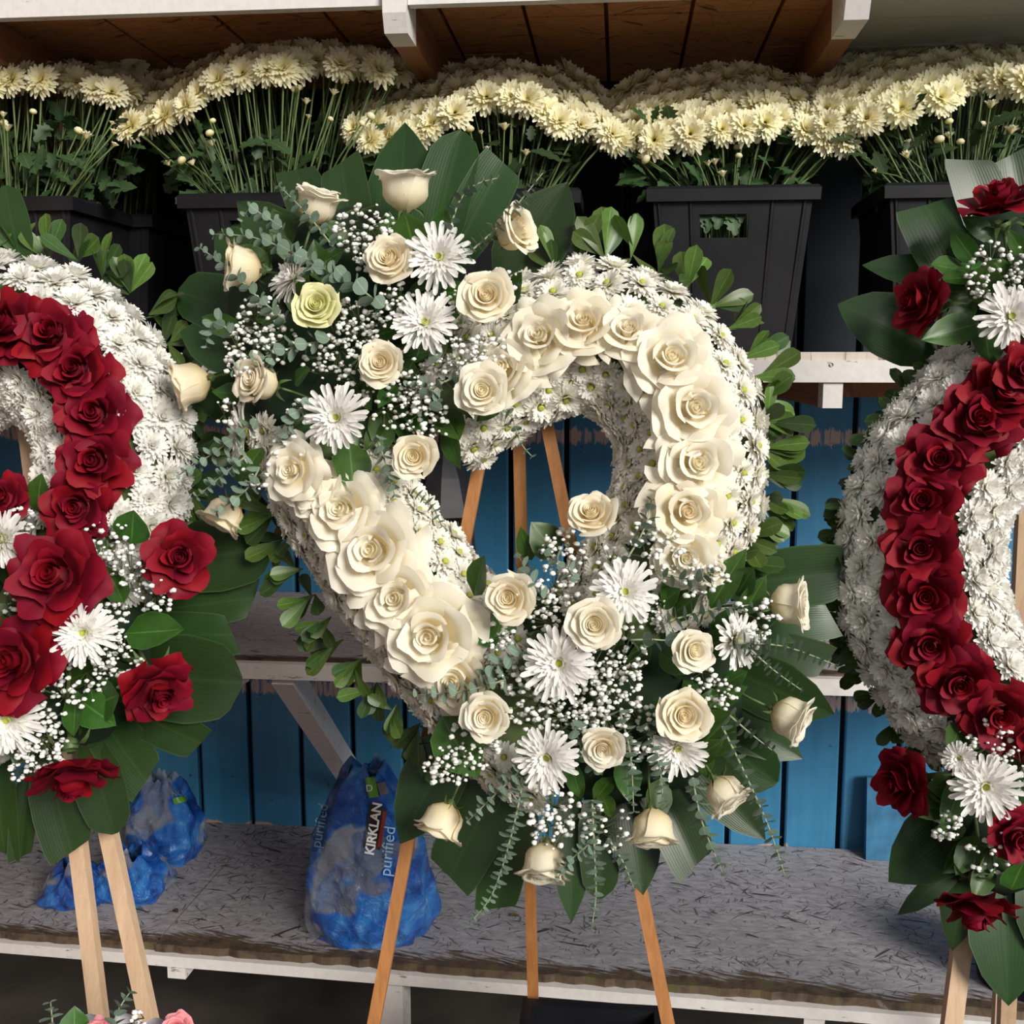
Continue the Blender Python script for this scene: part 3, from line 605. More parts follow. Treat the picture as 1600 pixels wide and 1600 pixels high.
filler(C, 545, 520, 210, 205, 46); filler(C, 955, 1075, 215, 190, 46)
rim = [(870, 430, -.2, -1), (905, 415, 0, -1), (945, 405, .1, -1), (985, 405, .3, -1), (1030, 425, .3, -1), (1075, 450, .5, -1), (1110, 480, .8, -.7), (1135, 515, 1, -.5), (1160, 560, 1, -.3), (1175, 590, 1, -.2), (1180, 625, 1, -.1), (1188, 660, 1, .0), (1190, 700, 1, .1),
       (1190, 740, 1, .2), (1185, 775, 1, .2), (1170, 810, 1, .3), (1160, 840, 1, .4), (1140, 870, 1, .5)]
whorls(C, rim, 62, 6, .25)
rim = [(440, 800, -1, .2), (455, 840, -1, .3), (470, 890, -1, .4), (490, 930, -.9, .5), (515, 965, -.9, .6), (535, 1000, -.9, .6), (565, 1030, -.8, .8), (590, 1065, -.7, .9), (620, 1100, -.6, 1), (655, 1135, -.5, 1), (690, 1165, -.4, 1), (420, 760, -1, 0), (410, 700, -1, .1)]
whorls(C, rim, 54, 6, .4)
salalL = [(690, 400, 690, 322, 1.1), (600, 400, 612, 335, 1.2), (650, 400, 632, 330, 1.5), (800, 470, 818, 425, 1.2), (830, 875, 812, 830, 1.), (870, 870, 836, 818, 1.6), (740, 930, 760, 868, 1.), (545, 690, 555, 770, 1.2), (700, 650, 705, 730, 1.), (690, 1120, 745, 1215, 1.3),
          (780, 1000, 735, 985, 1.4), (1130, 1070, 1165, 1050, 1.), (1150, 930, 1180, 885, 1.1), (1110, 950, 1160, 860, .8), (1160, 960, 1195, 905, .9), (1090, 1170, 1150, 1110, 1.2), (1080, 1190, 1125, 1160, 1.), (940, 1240, 955, 1280, .9), (620, 600, 590, 630, 1.1), (460, 600, 480, 575, .9),
          (565, 590, 575, 640, 1.), (410, 700, 370, 745, 1.2), (780, 640, 745, 655, .9), (690, 640, 720, 690, 1.), (1060, 905, 1030, 850, 1.), (1050, 960, 1095, 930, 1.2), (1030, 1020, 1075, 1050, 1.2)]
for x0, y0, x1, y1, wd_ in salalL: salal(C, x0, y0, x1, y1, .085, wd_, .01)
# band roses on the ring
for x, y, s, a, b, col in ((848, 532, 150, -.2, .15, 'pearl'), (914, 512, 142, -.05, .3, 'cream'), (980, 522, 128, .1, .3, 'pearl'), (1045, 565, 165, .2, .15, 'pearl'), (1080, 640, 168, .25, .0, 'pearl'), (1084, 726, 158, .25, 0, 'pearl'), (1070, 798, 150, .2, -.1, 'cream'), (1070, 868, 120, .1, -.2, 'pearl'),
                           (792, 580, 130, -.3, .1, 'pearl'), (540, 800, 150, -.1, .1, 'pearl'), (588, 862, 178, -.05, .05, 'lemonish'), (624, 935, 150, -.1, 0, 'pearl'), (676, 992, 190, 0, -.05, 'pearl'), (712, 1060, 120, -.1, -.2, 'cream'), (500, 765, 110, -.3, .1, 'pearl')):
    lab = None
    if col == 'lemonish': col, lab = 'pearl', 'widest cream rose of the band, tinged green at its margins'
    rose(C.e, C.W(x, y, .080), C.D(a, b), s*.87, col, 'open', label=lab)
# spray roses:  px, py, size, right, up, toward viewer, kind
SPR = [(493, 326, 80, .35, .9, .35, 'side', .07), (633, 302, 90, 0, 1, .42, 'side', .07), (797, 362, 76, .8, .15, .5, 'side', .08), (384, 420, 82, -.85, .05, .35, 'side', .08), (611, 407, 80, -.1, .12, 1, 'full', .11), (497, 480, 76, .1, .12, 1, 'full', .12), (760, 464, 84, .1, .0, 1, 'full', .12),
       (597, 568, 72, 0, 0, 1, 'full', .13), (412, 598, 78, -.5, .1, .8, 'side', .1), (303, 598, 84, -.9, -.35, .35, 'side', .04), (755, 612, 84, .05, 0, 1, 'full', .12), (648, 713, 72, .05, -.1, 1, 'full', .11), (463, 735, 104, -.2, -.1, 1, 'open', .10), (354, 799, 72, -.4, -.9, .3, 'side', .05),
       (797, 934, 80, -.1, 0, 1, 'full', .11), (929, 975, 86, .05, 0, 1, 'full', .135), (925, 806, 78, -.1, .5, .9, 'full', .10), (761, 1118, 80, -.05, -.05, 1, 'full', .12), (1067, 1117, 84, .15, .05, 1, 'full', .12), (942, 1166, 68, 0, -.3, 1, 'full', .12), (1082, 1016, 70, .35, .0, 1, 'full', .11),
       (1228, 944, 80, .95, .05, .3, 'side', .05), (1230, 1118, 80, .85, -.35, .3, 'side', .06), (1130, 1236, 74, .6, -.8, .3, 'side', .08), (1019, 1288, 84, .1, -1, .32, 'side', .08), (694, 1278, 78, -.35, -.9, .32, 'side', .06), (853, 1342, 84, 0, -.95, .42, 'side', .07), (1112, 890, 56, .3, .1, 1, 'full', .075)]
for i, (x, y, s, a, b, c, k, wz) in enumerate(SPR):
    lab = 'rose tinted pale yellow-green' if i == 5 else None
    rose(C.e, C.W(x, y, wz), C.D(a, b, c), s, 'lemon' if i == 5 else random.choice(('cream', 'cream', 'pearl')), k, label=lab)
for x, y, s, a, b, c, wz in ((687, 404, 112, .05, .05, 1, .11), (665, 506, 108, .0, .15, 1, .11), (528, 653, 112, .0, -.05, 1, .12), (462, 436, 100, -.7, .25, .7, .09), (384, 676, 104, -.95, .0, .4, .08),
                             (977, 925, 110, .05, .1, 1, .12), (875, 1036, 124, -.05, 0, 1, .12), (856, 1182, 112, -.1, -.1, 1, .12), (1146, 1000, 98, .6, .05, .8, .09), (1058, 1166, 108, .1, -.35, 1, .095)):
    spider(C.e, C.W(x, y, wz), C.D(a, b, c), s)
for q in ((570, 362, 48, 62), (590, 395, 40, 36), (405, 500, 38, 36), (392, 545, 42, 46), (372, 570, 22, 22), (545, 505, 40, 36), (590, 492, 26, 22), (555, 540, 48, 48), (622, 470, 30, 26), (640, 585, 40, 30), (712, 548, 42, 40), (738, 575, 34, 28), (650, 622, 28, 26), (665, 655, 40, 42), (762, 545, 28, 26),
          (560, 595, 40, 32), (500, 565, 30, 20), (355, 642, 22, 12), (450, 702, 30, 20), (402, 742, 24, 14), (785, 440, 24, 16), (470, 642, 22, 12), (705, 478, 26, 16), (610, 640, 30, 16), (440, 540, 30, 24)): gyp(C, *q)
for q in ((880, 862, 38, 46), (872, 915, 36, 34), (852, 952, 34, 28), (1045, 868, 42, 42), (1005, 838, 28, 18), (965, 1022, 48, 50), (900, 1085, 66, 84), (830, 1095, 48, 48), (800, 1062, 28, 18), (778, 992, 26, 14), (740, 1160, 44, 40), (705, 1192, 36, 28), (680, 1205, 20, 12), (1010, 1132, 44, 44), (935, 1112, 48, 46),
          (962, 1062, 38, 32), (1180, 965, 38, 32), (1130, 1085, 26, 20), (1096, 1062, 22, 12), (868, 1268, 46, 30), (860, 1292, 36, 24), (945, 1292, 40, 24), (1085, 905, 30, 18), (1012, 955, 30, 20), (952, 880, 26, 18), (910, 1140, 40, 34), (985, 1180, 26, 14), (1120, 895, 30, 14)): gyp(C, *q)
EU = [([(700, 372), (716, 318), (740, 290), (778, 278)], 14, .7), ([(712, 412), (780, 352), (850, 268)], 13, .2), ([(545, 445), (480, 405), (400, 372), (335, 366)], 18, .9), ([(445, 500), (400, 462), (358, 420), (313, 388)], 15, .8), ([(520, 385), (480, 335), (436, 290)], 13, .3), ([(600, 480), (545, 440), (490, 418), (418, 372)], 21, 1.),
      ([(515, 530), (450, 545), (395, 565), (365, 578)], 20, 1.), ([(425, 560), (402, 600), (392, 628)], 12, .7), ([(640, 515), (662, 540), (690, 565)], 22, 1.), ([(670, 610), (720, 590), (755, 632), (795, 645), (812, 690), (830, 712)], 16, .8), ([(400, 655), (345, 700), (280, 742)], 15, .7), ([(385, 712), (345, 745), (308, 776)], 14, .2),
      ([(405, 730), (385, 765), (338, 800)], 16, .8), ([(588, 680), (604, 730), (616, 772)], 17, 1.), ([(645, 765), (676, 792), (690, 822)], 11, .6), ([(490, 628), (458, 652), (440, 702)], 16, .9), ([(440, 355), (395, 328), (378, 342)], 13, .8), ([(360, 520), (335, 500), (322, 540)], 15, .8), ([(690, 640), (660, 600), (640, 600)], 17, 1.),
      ([(975, 880), (1005, 830), (1018, 782)], 17, .8), ([(905, 905), (880, 885), (850, 858)], 15, .8), ([(850, 935), (830, 905), (812, 872)], 17, 1.), ([(1030, 975), (1100, 955), (1172, 945)], 16, .6), ([(1035, 895), (1085, 905), (1122, 888)], 15, .7), ([(985, 1000), (1035, 1000), (1068, 1012), (1088, 1045)], 19, 1.),
      ([(845, 1012), (790, 1030), (745, 1060)], 18, .9), ([(790, 1062), (725, 1080), (652, 1086)], 18, .5), ([(815, 1202), (775, 1240), (732, 1282)], 15, .3), ([(818, 1215), (800, 1300), (770, 1395), (734, 1442)], 14, .15), ([(925, 1250), (929, 1340), (931, 1400), (924, 1452)], 14, .4), ([(968, 1110), (985, 1180), (990, 1268)], 16, .4),
      ([(1010, 1130), (1030, 1195), (1036, 1252)], 15, .5), ([(1128, 1135), (1162, 1205), (1200, 1290), (1226, 1368)], 15, .6), ([(1082, 1215), (1096, 1282), (1128, 1362)], 15, .8), ([(1150, 1005), (1225, 1010), (1308, 1040)], 15, .1), ([(1165, 1008), (1210, 1048), (1252, 1078)], 13, .15), ([(1140, 1118), (1175, 1148), (1206, 1172)], 15, .15),
      ([(895, 1125), (908, 1168), (928, 1205)], 17, .9), ([(950, 1310), (975, 1350), (990, 1388)], 12, .5), ([(920, 1320), (885, 1350), (872, 1372)], 12, .6)]
for p, s, tl in EU: euc(C, p, s, tl, .115, .10)

# ================================================================== red rose wreaths on either side
Lw = Wr('standing_wreath', 60, 750, 1.50, LEAN, math.radians(-1), (60, 1150), 'white mum wreath with red rose band, on pale easel beside the water packs')
def hid_l(x, y): return ((x-60)/170)**2+((y-1010)/165)**2 < 1 or x < -130
collar(Lw, [(-190, 690, 100), (-120, 610, 110), (-60, 548, 116), (20, 523, 114), (100, 550, 112), (155, 615, 108), (182, 700, 106), (170, 790, 104), (130, 880, 100), (60, 980, 96), (-40, 1080, 92), (-140, 1160, 90)], .066, 'snow', 62, (.0, .42), None, 'chrysanthemum_bloom', hid_l)
pad(Lw, 60, 1010, 185, 175, .0, .055)
blades(Lw, [(250, 880, 428, 858, 118, 'round'), (200, 960, 412, 932, 70, 'cut'), (190, 985, 380, 992, 72, 'cut'), (190, 1050, 378, 1066, 138, 'round'), (170, 1090, 330, 1166, 68, 'cut'), (140, 1090, 236, 1232, 86, 'cut'), (70, 1170, 118, 1345, 84, 'cut'), (140, 1150, 182, 1302, 82, 'round'), (50, 1190, 32, 1352, 44, 'cut'), (0, 1150, 4, 1352, 74, 'cut'), (-60, 1130, -70, 1320, 90, 'cut'), (40, 430, 8, 290, 60, 'round'), (-40, 430, -60, 300, 90, 'point')])
filler(Lw, 60, 1010, 180, 170, 40)
whorls(Lw, [(-20, 420, -.2, -1), (30, 412, 0, -1), (75, 412, .1, -1), (120, 418, .2, -1), (160, 432, .4, -1), (200, 462, .7, -.9), (228, 495, .9, -.6), (255, 540, 1, -.4), (272, 590, 1, -.2), (285, 640, 1, 0), (290, 700, 1, .1), (282, 760, 1, .3), (262, 800, 1, .5)], 56, 6, .5)
for x0, y0, x1, y1, wd_ in ((195, 990, 292, 985, .8), (205, 850, 210, 795, 1.4), (60, 800, 58, 745, 1.3), (90, 800, 105, 760, 1.), (150, 1100, 190, 1085, 1.5), (120, 1080, 110, 1150, 1.2), (120, 1090, 170, 1130, 1.3), (30, 1100, 20, 1160, 1.2), (230, 900, 250, 850, 1.), (10, 860, -20, 820, 1.2)): salal(Lw, x0, y0, x1, y1, .09, wd_, .01)
for x, y, s, a, b in ((18, 512, 140, -.1, .25), (86, 528, 140, .1, .25), (122, 582, 142, .2, .1), (150, 648, 138, .25, .05), (150, 720, 138, .25, -.05), (124, 792, 130, .2, -.1), (-60, 530, 140, -.2, .2)): rose(Lw.e, Lw.W(x, y, .086), Lw.D(a, b), s*.94, 'red', 'open')
for x, y, s, a, b, c, wz, k in ((92, 902, 168, .1, .15, 1, .13, 'open'), (282, 872, 122, .35, .05, .9, .08, 'open'), (30, 1034, 165, -.05, .05, 1, .13, 'open'), (245, 1075, 128, .6, -.55, .6, .09, 'open'), (112, 1206, 140, .3, -1, .35, .09, 'open'), (8, 780, 90, .0, .3, 1, .10, 'open'), (-60, 950, 150, -.2, 0, 1, .12, 'open')): rose(Lw.e, Lw.W(x, y, wz), Lw.D(a, b, c), s, 'red', k, calyx=c < .7)
for x, y, s, a, b, c in ((132, 988, 112, .25, -.05, 1), (8, 842, 110, -.1, 0, 1), (12, 1122, 120, .3, -.2, 1)): spider(Lw.e, Lw.W(x, y, .115), Lw.D(a, b, c), s)
for q in ((172, 842, 40, 40), (192, 885, 30, 18), (28, 812, 30, 24), (110, 1040, 68, 84), (182, 1032, 42, 42), (62, 1142, 48, 46), (60, 1175, 40, 32), (38, 1200, 24, 14), (245, 932, 30, 18), (212, 905, 26, 14), (30, 942, 30, 16), (180, 965, 26, 18)): gyp(Lw, *q)

Rw = Wr('standing_wreath', 1480, 850, 1.48, LEAN, math.radians(-3), (1540, 1180), 'white mum wreath with a curve of red roses, in front of the brightest blue planks')
def hid_r(x, y): return ((x-1560)/85)**2+((y-470)/100)**2 < 1 or ((x-1555)/110)**2+((y-1280)/120)**2 < 1 or x > 1720
collar(Rw, [(1740, 560, 100), (1650, 590, 112), (1570, 634, 116), (1502, 698, 114), (1456, 772, 114), (1437, 850, 116), (1440, 930, 114), (1466, 1010, 112), (1522, 1084, 110), (1600, 1140, 106), (1690, 1190, 104)], .066, 'snow', 62, (.0, .42), None, 'chrysanthemum_bloom', hid_r)
pad(Rw, 1590, 440, 105, 130, .0, .05); pad(Rw, 1570, 1270, 120, 130, .0, .05)
blades(Rw, [(1470, 560, 1309, 474, 118, 'point'), (1520, 445, 1348, 412, 60, 'point'), (1520, 470, 1440, 306, 116, 'cut'), (1560, 400, 1506, 238, 84, 'cut'), (1600, 400, 1575, 230, 90, 'cut'), (1690, 420, 1680, 250, 90, 'point'), (1530, 1250, 1388, 1378, 112, 'point'), (1510, 1340, 1402, 1430, 40, 'point'), (1510, 1320, 1488, 1486, 60, 'point'), (1560, 1340, 1576, 1572, 118, 'point'), (1620, 1330, 1640, 1520, 90, 'point')])
filler(Rw, 1590, 440, 100, 120, 26); filler(Rw, 1575, 1270, 110, 120, 26)
whorls(Rw, [(1515, 570, -.8, -.8), (1480, 600, -.9, -.5), (1440, 625, -1, -.3), (1415, 655, -1, -.2), (1400, 690, -1, -.1), (1378, 725, -1, 0), (1362, 755, -1, 0), (1348, 790, -1, 0), (1335, 830, -1, 0), (1328, 870, -1, 0), (1325, 905, -1, .1), (1328, 940, -1, .1), (1335, 975, -1, .2), (1350, 1010, -1, .3), (1368, 1040, -.9, .5), (1390, 1075, -.8, .7), (1415, 1110, -.6, .9), (1450, 1140, -.5, 1)], 46, 7, .65, spread=.7)
for x0, y0, x1, y1, wd_ in ((1530, 505, 1445, 528, .9), (1535, 480, 1545, 405, 1.1), (1560, 560, 1572, 600, 1.4), (1505, 1210, 1480, 1300, .9), (1500, 1130, 1490, 1175, 1.4), (1580, 1390, 1600, 1340, 1.2), (1600, 560, 1590, 530, 1.)): salal(Rw, x0, y0, x1, y1, .085, wd_, .01)
for x, y, s, a, b in ((1562, 622, 150, .1, .3), (1524, 662, 150, 0, .2), (1466, 724, 146, -.15, .15), (1440, 784, 142, -.2, .05), (1438, 858, 142, -.2, 0), (1446, 932, 144, -.2, -.05), (1450, 1006, 142, -.15, -.1), (1496, 1064, 142, -.1, -.2), (1556, 1112, 140, 0, -.2), (1640, 590, 140, .1, .3), (1640, 1150, 140, .1, -.3)): rose(Rw.e, Rw.W(x, y, .086), Rw.D(a, b), s*.94, 'red', 'open')
for x, y, s, a, b, c, wz in ((1562, 318, 118, -.3, .9, .5, .08), (1440, 474, 118, -.9, .1, .5, .07), (1596, 580, 100, .1, 0, 1, .11), (1414, 1222, 122, -.85, -.1, .5, .07), (1526, 1412, 132, -.1, -1, .4, .07), (1590, 1305, 100, .1, -.2, 1, .10), (1660, 430, 120, .2, 0, 1, .1)): rose(Rw.e, Rw.W(x, y, wz), Rw.D(a, b, c), s, 'red', 'open', calyx=c < .7)
for x, y, s, a, b, c in ((1578, 496, 112, .05, 0, 1), (1540, 1228, 116, -.15, .0, 1), (1500, 1185, 60, -.4, 0, .8)): spider(Rw.e, Rw.W(x, y, .105), Rw.D(a, b, c), s)
for q in ((1562, 428, 54, 56), (1592, 440, 28, 22), (1525, 440, 20, 12), (1548, 1160, 40, 32), (1510, 1182, 24, 14), (1592, 1182, 30, 24), (1478, 1292, 26, 20), (1548, 1332, 36, 18), (1592, 1222, 26, 18)): gyp(Rw, *q)

# ================================================================== easels
def rod(par, p0, p1, w, tk, mat, name='leg'):
    d = p1-p0; R = leafM(p0, d, (0, -1, .1), 1); new(name, MB().box((-w/2, 0, -tk/2), (w/2, d.length, tk/2), M=R).mesh(name, mat, False), par)
def to_floor(p0, p1):
    d = p1-p0; return p0+d*((0-p0.z)/d.z)
def easel(w, legs, mat, label, wpx, cross=None):
    e = empty('easel', (w.O.x, 1.5, 0), label, 'easel', 'wooden wreath easels')
    for (x0, y0, x1, y1, k) in legs:
        if k == 'f': a_, b_ = w.W(x0, y0, -.055), w.W(x1, y1, -.055)
        else: a_ = w.W(x0, y0, -.07); b_ = at(x1, y1, 1.68)
        rod(e, a_, to_floor(a_, b_), wpx*pxm(w.O), wpx*.72*pxm(w.O), mat)
    if cross:
        x0, y0, x1, y1 = cross; rod(e, w.W(x0, y0, -.04), w.W(x1, y1, -.04), .022, .018, mat, 'ledge')
easel(C, [(780, 560, 586, 1590, 'f'), (842, 600, 1042, 1590, 'f'), (809, 600, 833, 1560, 'b')], M['pine'], 'dark brown easel with thin legs holding the cream rose wreath', 20, (640, 1166, 1030, 1168))
easel(Lw, [(30, 560, 155, 1590, 'f'), (-90, 560, -215, 1590, 'f'), (135, 1140, 232, 1590, 'f')], M['palepine'], 'pale raw pine easel beside the blue water packs', 25)
easel(Rw, [(1545, 1150, 1488, 1590, 'f'), (1590, 1150, 1572, 1600, 'b'), (1612, 600, 1592, 1000, 'b')], M['palepine'], 'pale raw pine easel before the rotten end of the low bench', 28)

# ================================================================== buckets of chrysanthemums on the top shelf
BH = at(1131, 296, 2.13).z-ZT
def bucket_meshes():
    W0, W1, D0, D1, H = .118, .148, .11, .135, BH
    def lerp(z): f = z/H; return W0+(W1-W0)*f, D0+(D1-D0)*f
    mb = MB(); zs = [0, H*.70, H*.84, H]; us = [-1, -.42, .22, 1]
    for off in (0, .004):                                                      # outer and inner skin of the front with its hand hole
        for i in range(3):
            for j in range(3):
                if i == 1 and j == 1: continue
                q = []
                for (a, b) in ((us[j], zs[i]), (us[j+1], zs[i]), (us[j+1], zs[i+1]), (us[j], zs[i+1])):
                    w, d = lerp(b); q.append((a*(w-off), -d+off, b))
                mb.add(q, [(0, 1, 2, 3)] if off == 0 else [(3, 2, 1, 0)])
    w0, d0 = lerp(0); w1, d1 = lerp(H)
    for off in (0, .004):
        a0, b0, a1, b1 = w0-off, d0-off, w1-off, d1-off
        fs = [(1, 2, 6, 5), (2, 3, 7, 6), (3, 0, 4, 7)] + ([(3, 2, 1, 0)] if off == 0 else [(0, 1, 2, 3)])
        mb.add([(-a0, -b0, off), (a0, -b0, off), (a0, b0, off), (-a0, b0, off), (-a1, -b1, H), (a1, -b1, H), (a1, b1, H), (-a1, b1, H)], fs)
    for x in (-.52, .5, .9, -.92):                                             # upright ribs
        mb.add([(x*w0-.002, -d0-.0025, .01), (x*w0+.002, -d0-.0025, .01), (x*w1+.002, -d1-.0025, H*.95), (x*w1-.002, -d1-.0025, H*.95), (x*w0-.004, -d0, .01), (x*w0+.004, -d0, .01), (x*w1+.004, -d1, H*.95), (x*w1-.004, -d1, H*.95)], [(0, 1, 2, 3), (4, 0, 3, 7), (1, 5, 6, 2)])
    body = mb.mesh('bucket_body', M['black'], False)
    r = MB(); pr = [(0, H-.024), (.010, H-.026), (.011, H-.004), (.006, H+.002), (-.006, H+.002), (-.006, H-.02)]
    ring = [[(sx*(w1+o), sy*(d1+o), z) for o, z in pr] for sx, sy in ((-1, -1), (1, -1), (1, 1), (-1, 1), (-1, -1))]
    r.grid(np.array(ring)); return body, r.mesh('bucket_rim', M['black'], False)
BB, BR = bucket_meshes()
STEM = MB().tube([(0, 0, 0), (.0, 0, .5), (0, 0, 1)], 1.0, 5).mesh('mum_stem', M['stem'])
LOB = lobed('mum_leaf', M['mumleaf']).mesh('mum_leaf', M['mumleaf'])
BUD = MB().lathe([(.3, -.6), (.8, -.35), (.95, .1), (.6, .6), (.001, .75)], 10).mesh('mum_bud', M['butter'])
def bunch(cx, Yc, dome, name_txt, n_max, row=0, bud_n=10, rim=True, cz=0.0):
    """one bucket and the loose stems standing in it"""
    c = at(cx, 430, Yc); base = Vector((c.x, Yc, ZT))
    if rim:
        b = empty('flower_bucket', base, 'black plastic flower bucket, '+name_txt, 'bucket', 'black buckets on the top shelf')
        new('body', BB, b, local=Matrix.Identity(4)); new('rim', BR, b, local=Matrix.Identity(4))
    D = np.array(dome, float); pts = []; tries = 0
    x0, x1 = D[0, 0], D[-1, 0]
    while tries < 9000 and len(pts) < n_max:
        tries += 1; x = random.uniform(x0, x1); yt, yb = np.interp(x, D[:, 0], D[:, 1])+13, np.interp(x, D[:, 0], D[:, 2])-13; f = random.random(); y = yb+(yt-yb)*f
        if all(((x-a)/22)**2+((y-b_)/(16-3*f))**2 > 1 for a, b_, _ in pts): pts.append((x, y, f))
    g = 'chrysanthemums in '+name_txt
    def stem(e, foot, P, r, back):
        rim_ = Vector((c.x+max(-.122, min(.122, (P.x-c.x)*.55)), Yc+max(-.11, min(.11, (P.y-Yc)*.8+back)), ZT+BH)); a_, b_ = foot-foot, rim_-foot
        pt = [a_, b_*.6, b_, b_.lerp(P-foot, .5)+Vector((0, 0, .006)), P-foot]; new('stem', MB().tube(pt, r, 5).mesh('mum_stem', M['stem']), e, local=Matrix.Identity(4)); return (P-rim_)
    ext = {}
    if pts and rim:
        for key, txt in ((lambda i: pts[i][1], 'topmost pale yellow chrysanthemum of '), (lambda i: -pts[i][1], 'pale yellow chrysanthemum hanging lowest of all in '), (lambda i: pts[i][0], 'pale yellow chrysanthemum farthest to the left in '), (lambda i: -pts[i][0], 'pale yellow chrysanthemum farthest to the right in ')):
            ext.setdefault(min((i for i in range(len(pts)) if i not in ext), key=key), txt)
    for i_, (x, y, t) in enumerate(pts):
        P = at(x, y, Yc-.10+.26*t); sidex = (x-(x0+x1)/2)/((x1-x0)/2)
        d = Vector((.55*sidex+random.gauss(0, .12), -.95+.40*t+random.gauss(0, .1), .25+.55*t)).normalized()
        foot = Vector((c.x+max(-.085, min(.085, (P.x-c.x)*.4))+random.gauss(0, .005), Yc+(-.06+.11*t)+random.gauss(0, .006), ZT+.012))
        e = new('chrysanthemum', None, world=Matrix.Translation(foot), label=ext[i_]+name_txt if i_ in ext else ('pale yellow chrysanthemum drooping over the front of ' if t < .34 else 'pale yellow chrysanthemum in the heap on top of ')+name_txt, cat='flower', group=('front ' if t < .34 else 'upper ')+g)
        stem(e, foot, P, .0022, 0)
        r = .0355*random.uniform(.9, 1.1); new('bloom', random.choice(MUM['butter']), e, world=frame(P, d, random.uniform(0, 6), r), kind='stuff')
    for i in range(bud_n):
        x = random.uniform(x0+25, x1-25); yb = np.interp(x, D[:, 0], D[:, 2]); y = yb+random.uniform(8, 70); P = at(cx+(x-cx)*.85, y, Yc-.13+random.uniform(0, .06))
        if P.z < ZT+BH+.02: continue
        foot = Vector((c.x+max(-.08, min(.08, (P.x-c.x)*.45)), Yc-.085, ZT+.012))
        e = new('budding_chrysanthemum', None, world=Matrix.Translation(foot), label='small half-open chrysanthemum below the blooms of '+name_txt, cat='flower', group='half-open '+g)
        ax = stem(e, foot, P, .0016, -.02)
        if i % 3: new('bloom', random.choice(MUM['half']), e, world=frame(P, ax+Vector((0, -.02, .1)), 0, .015*random.uniform(.6, 1.4)), kind='stuff')
        else: new('bud', BUD, e, world=frame(P, ax, 0, .009*random.uniform(.7, 1.2)))
    # side stems and lobed leaves: nobody could count them
    mb = MB(); lv = np.array([v.co for v in LOB.vertices]); lf = [tuple(p.vertices) for p in LOB.polygons]; lt = [a.value for a in LOB.attributes['t'].data]
    for i in range(150):
        x = random.uniform(x0+10, x1-10); f = random.random()**1.3; P = at(cx+(x-cx)*(.62+.3*f), 300-110*f, Yc-.10+random.uniform(0, .2)); dr = Vector((random.gauss(0, .8)+(x-cx)/250, random.gauss(-.4, .6), random.gauss(.1, .7)))
        A = np.array(leafM(P, dr, Vector((random.gauss(0, .4), -.6, .8)), random.uniform(.03, .065))); mb.add((lv@A[:3, :3].T+A[:3, 3]).tolist(), lf, lt)
    for i in range(8):                                                          # leaves that show in the hand hole
        P = base+Vector((random.uniform(-.05, .02), -.118, BH*random.uniform(.70, .8))); A = np.array(leafM(P, (random.gauss(0, .5), -.1, 1), (random.gauss(0, .4), -1, .1), random.uniform(.03, .05))); mb.add((lv@A[:3, :3].T+A[:3, 3]).tolist(), lf, lt)
    for i in range(70):
        x = random.uniform(x0+12, x1-12); yb = np.interp(x, D[:, 0], D[:, 2]); P = at(x, yb-8, Yc-.09+random.uniform(0, .2)); rim_ = Vector((c.x+max(-.12, min(.12, (P.x-c.x)*.5)), Yc+random.uniform(-.1, .1), ZT+BH-.01)); mb.tube([Vector((c.x+(rim_.x-c.x)*.7, rim_.y*.7+Yc*.3, ZT+.02)), rim_, rim_.lerp(P, .5)+Vector((random.gauss(0, .006), 0, 0)), P], .0018, 4, 1, False)
    new('chrysanthemum_foliage', mb.mesh('chrysanthemum_foliage', [M['mumleaf'], M['stem']]), label='tangle of green stems and lobed leaves in '+name_txt, cat='foliage', kind='stuff')
Yb = 2.235
bunch(60, Yb, [(-90, 100, 165), (-40, 92, 150), (0, 90, 140), (60, 85, 140), (110, 92, 150), (170, 112, 160), (230, 125, 165), (256, 140, 165)], 'the leftmost bucket of the front row', 44)
bunch(180, 2.50, [(44, 64, 92), (100, 60, 98), (150, 74, 108), (210, 76, 118), (256, 96, 124)], 'the hidden bucket of the back row', 18, bud_n=0)
bunch(440, Yb, [(200, 160, 215), (240, 115, 215), (300, 103, 175), (340, 75, 142), (400, 55, 125), (480, 45, 120), (540, 55, 118), (590, 70, 125), (632, 100, 135)], 'the bucket beneath the white roof post', 62, bud_n=16)
bunch(788, Yb, [(540, 160, 215), (580, 130, 235), (640, 118, 240), (700, 102, 200), (760, 95, 175), (820, 90, 168), (880, 98, 215), (930, 125, 225), (956, 170, 225)], 'the bucket behind the tall broad leaves', 62)
bunch(1131, Yb, [(940, 160, 240), (985, 118, 240), (1040, 105, 232), (1120, 98, 218), (1200, 98, 208), (1250, 115, 222), (1300, 130, 242), (1322, 170, 235)], 'the one bucket in full view', 62)
bunch(1480, Yb, [(1285, 105, 210), (1330, 85, 210), (1400, 75, 188), (1470, 65, 168), (1530, 62, 152), (1600, 68, 145), (1660, 80, 155)], 'the bucket beneath the grey roof boards', 56, bud_n=14)

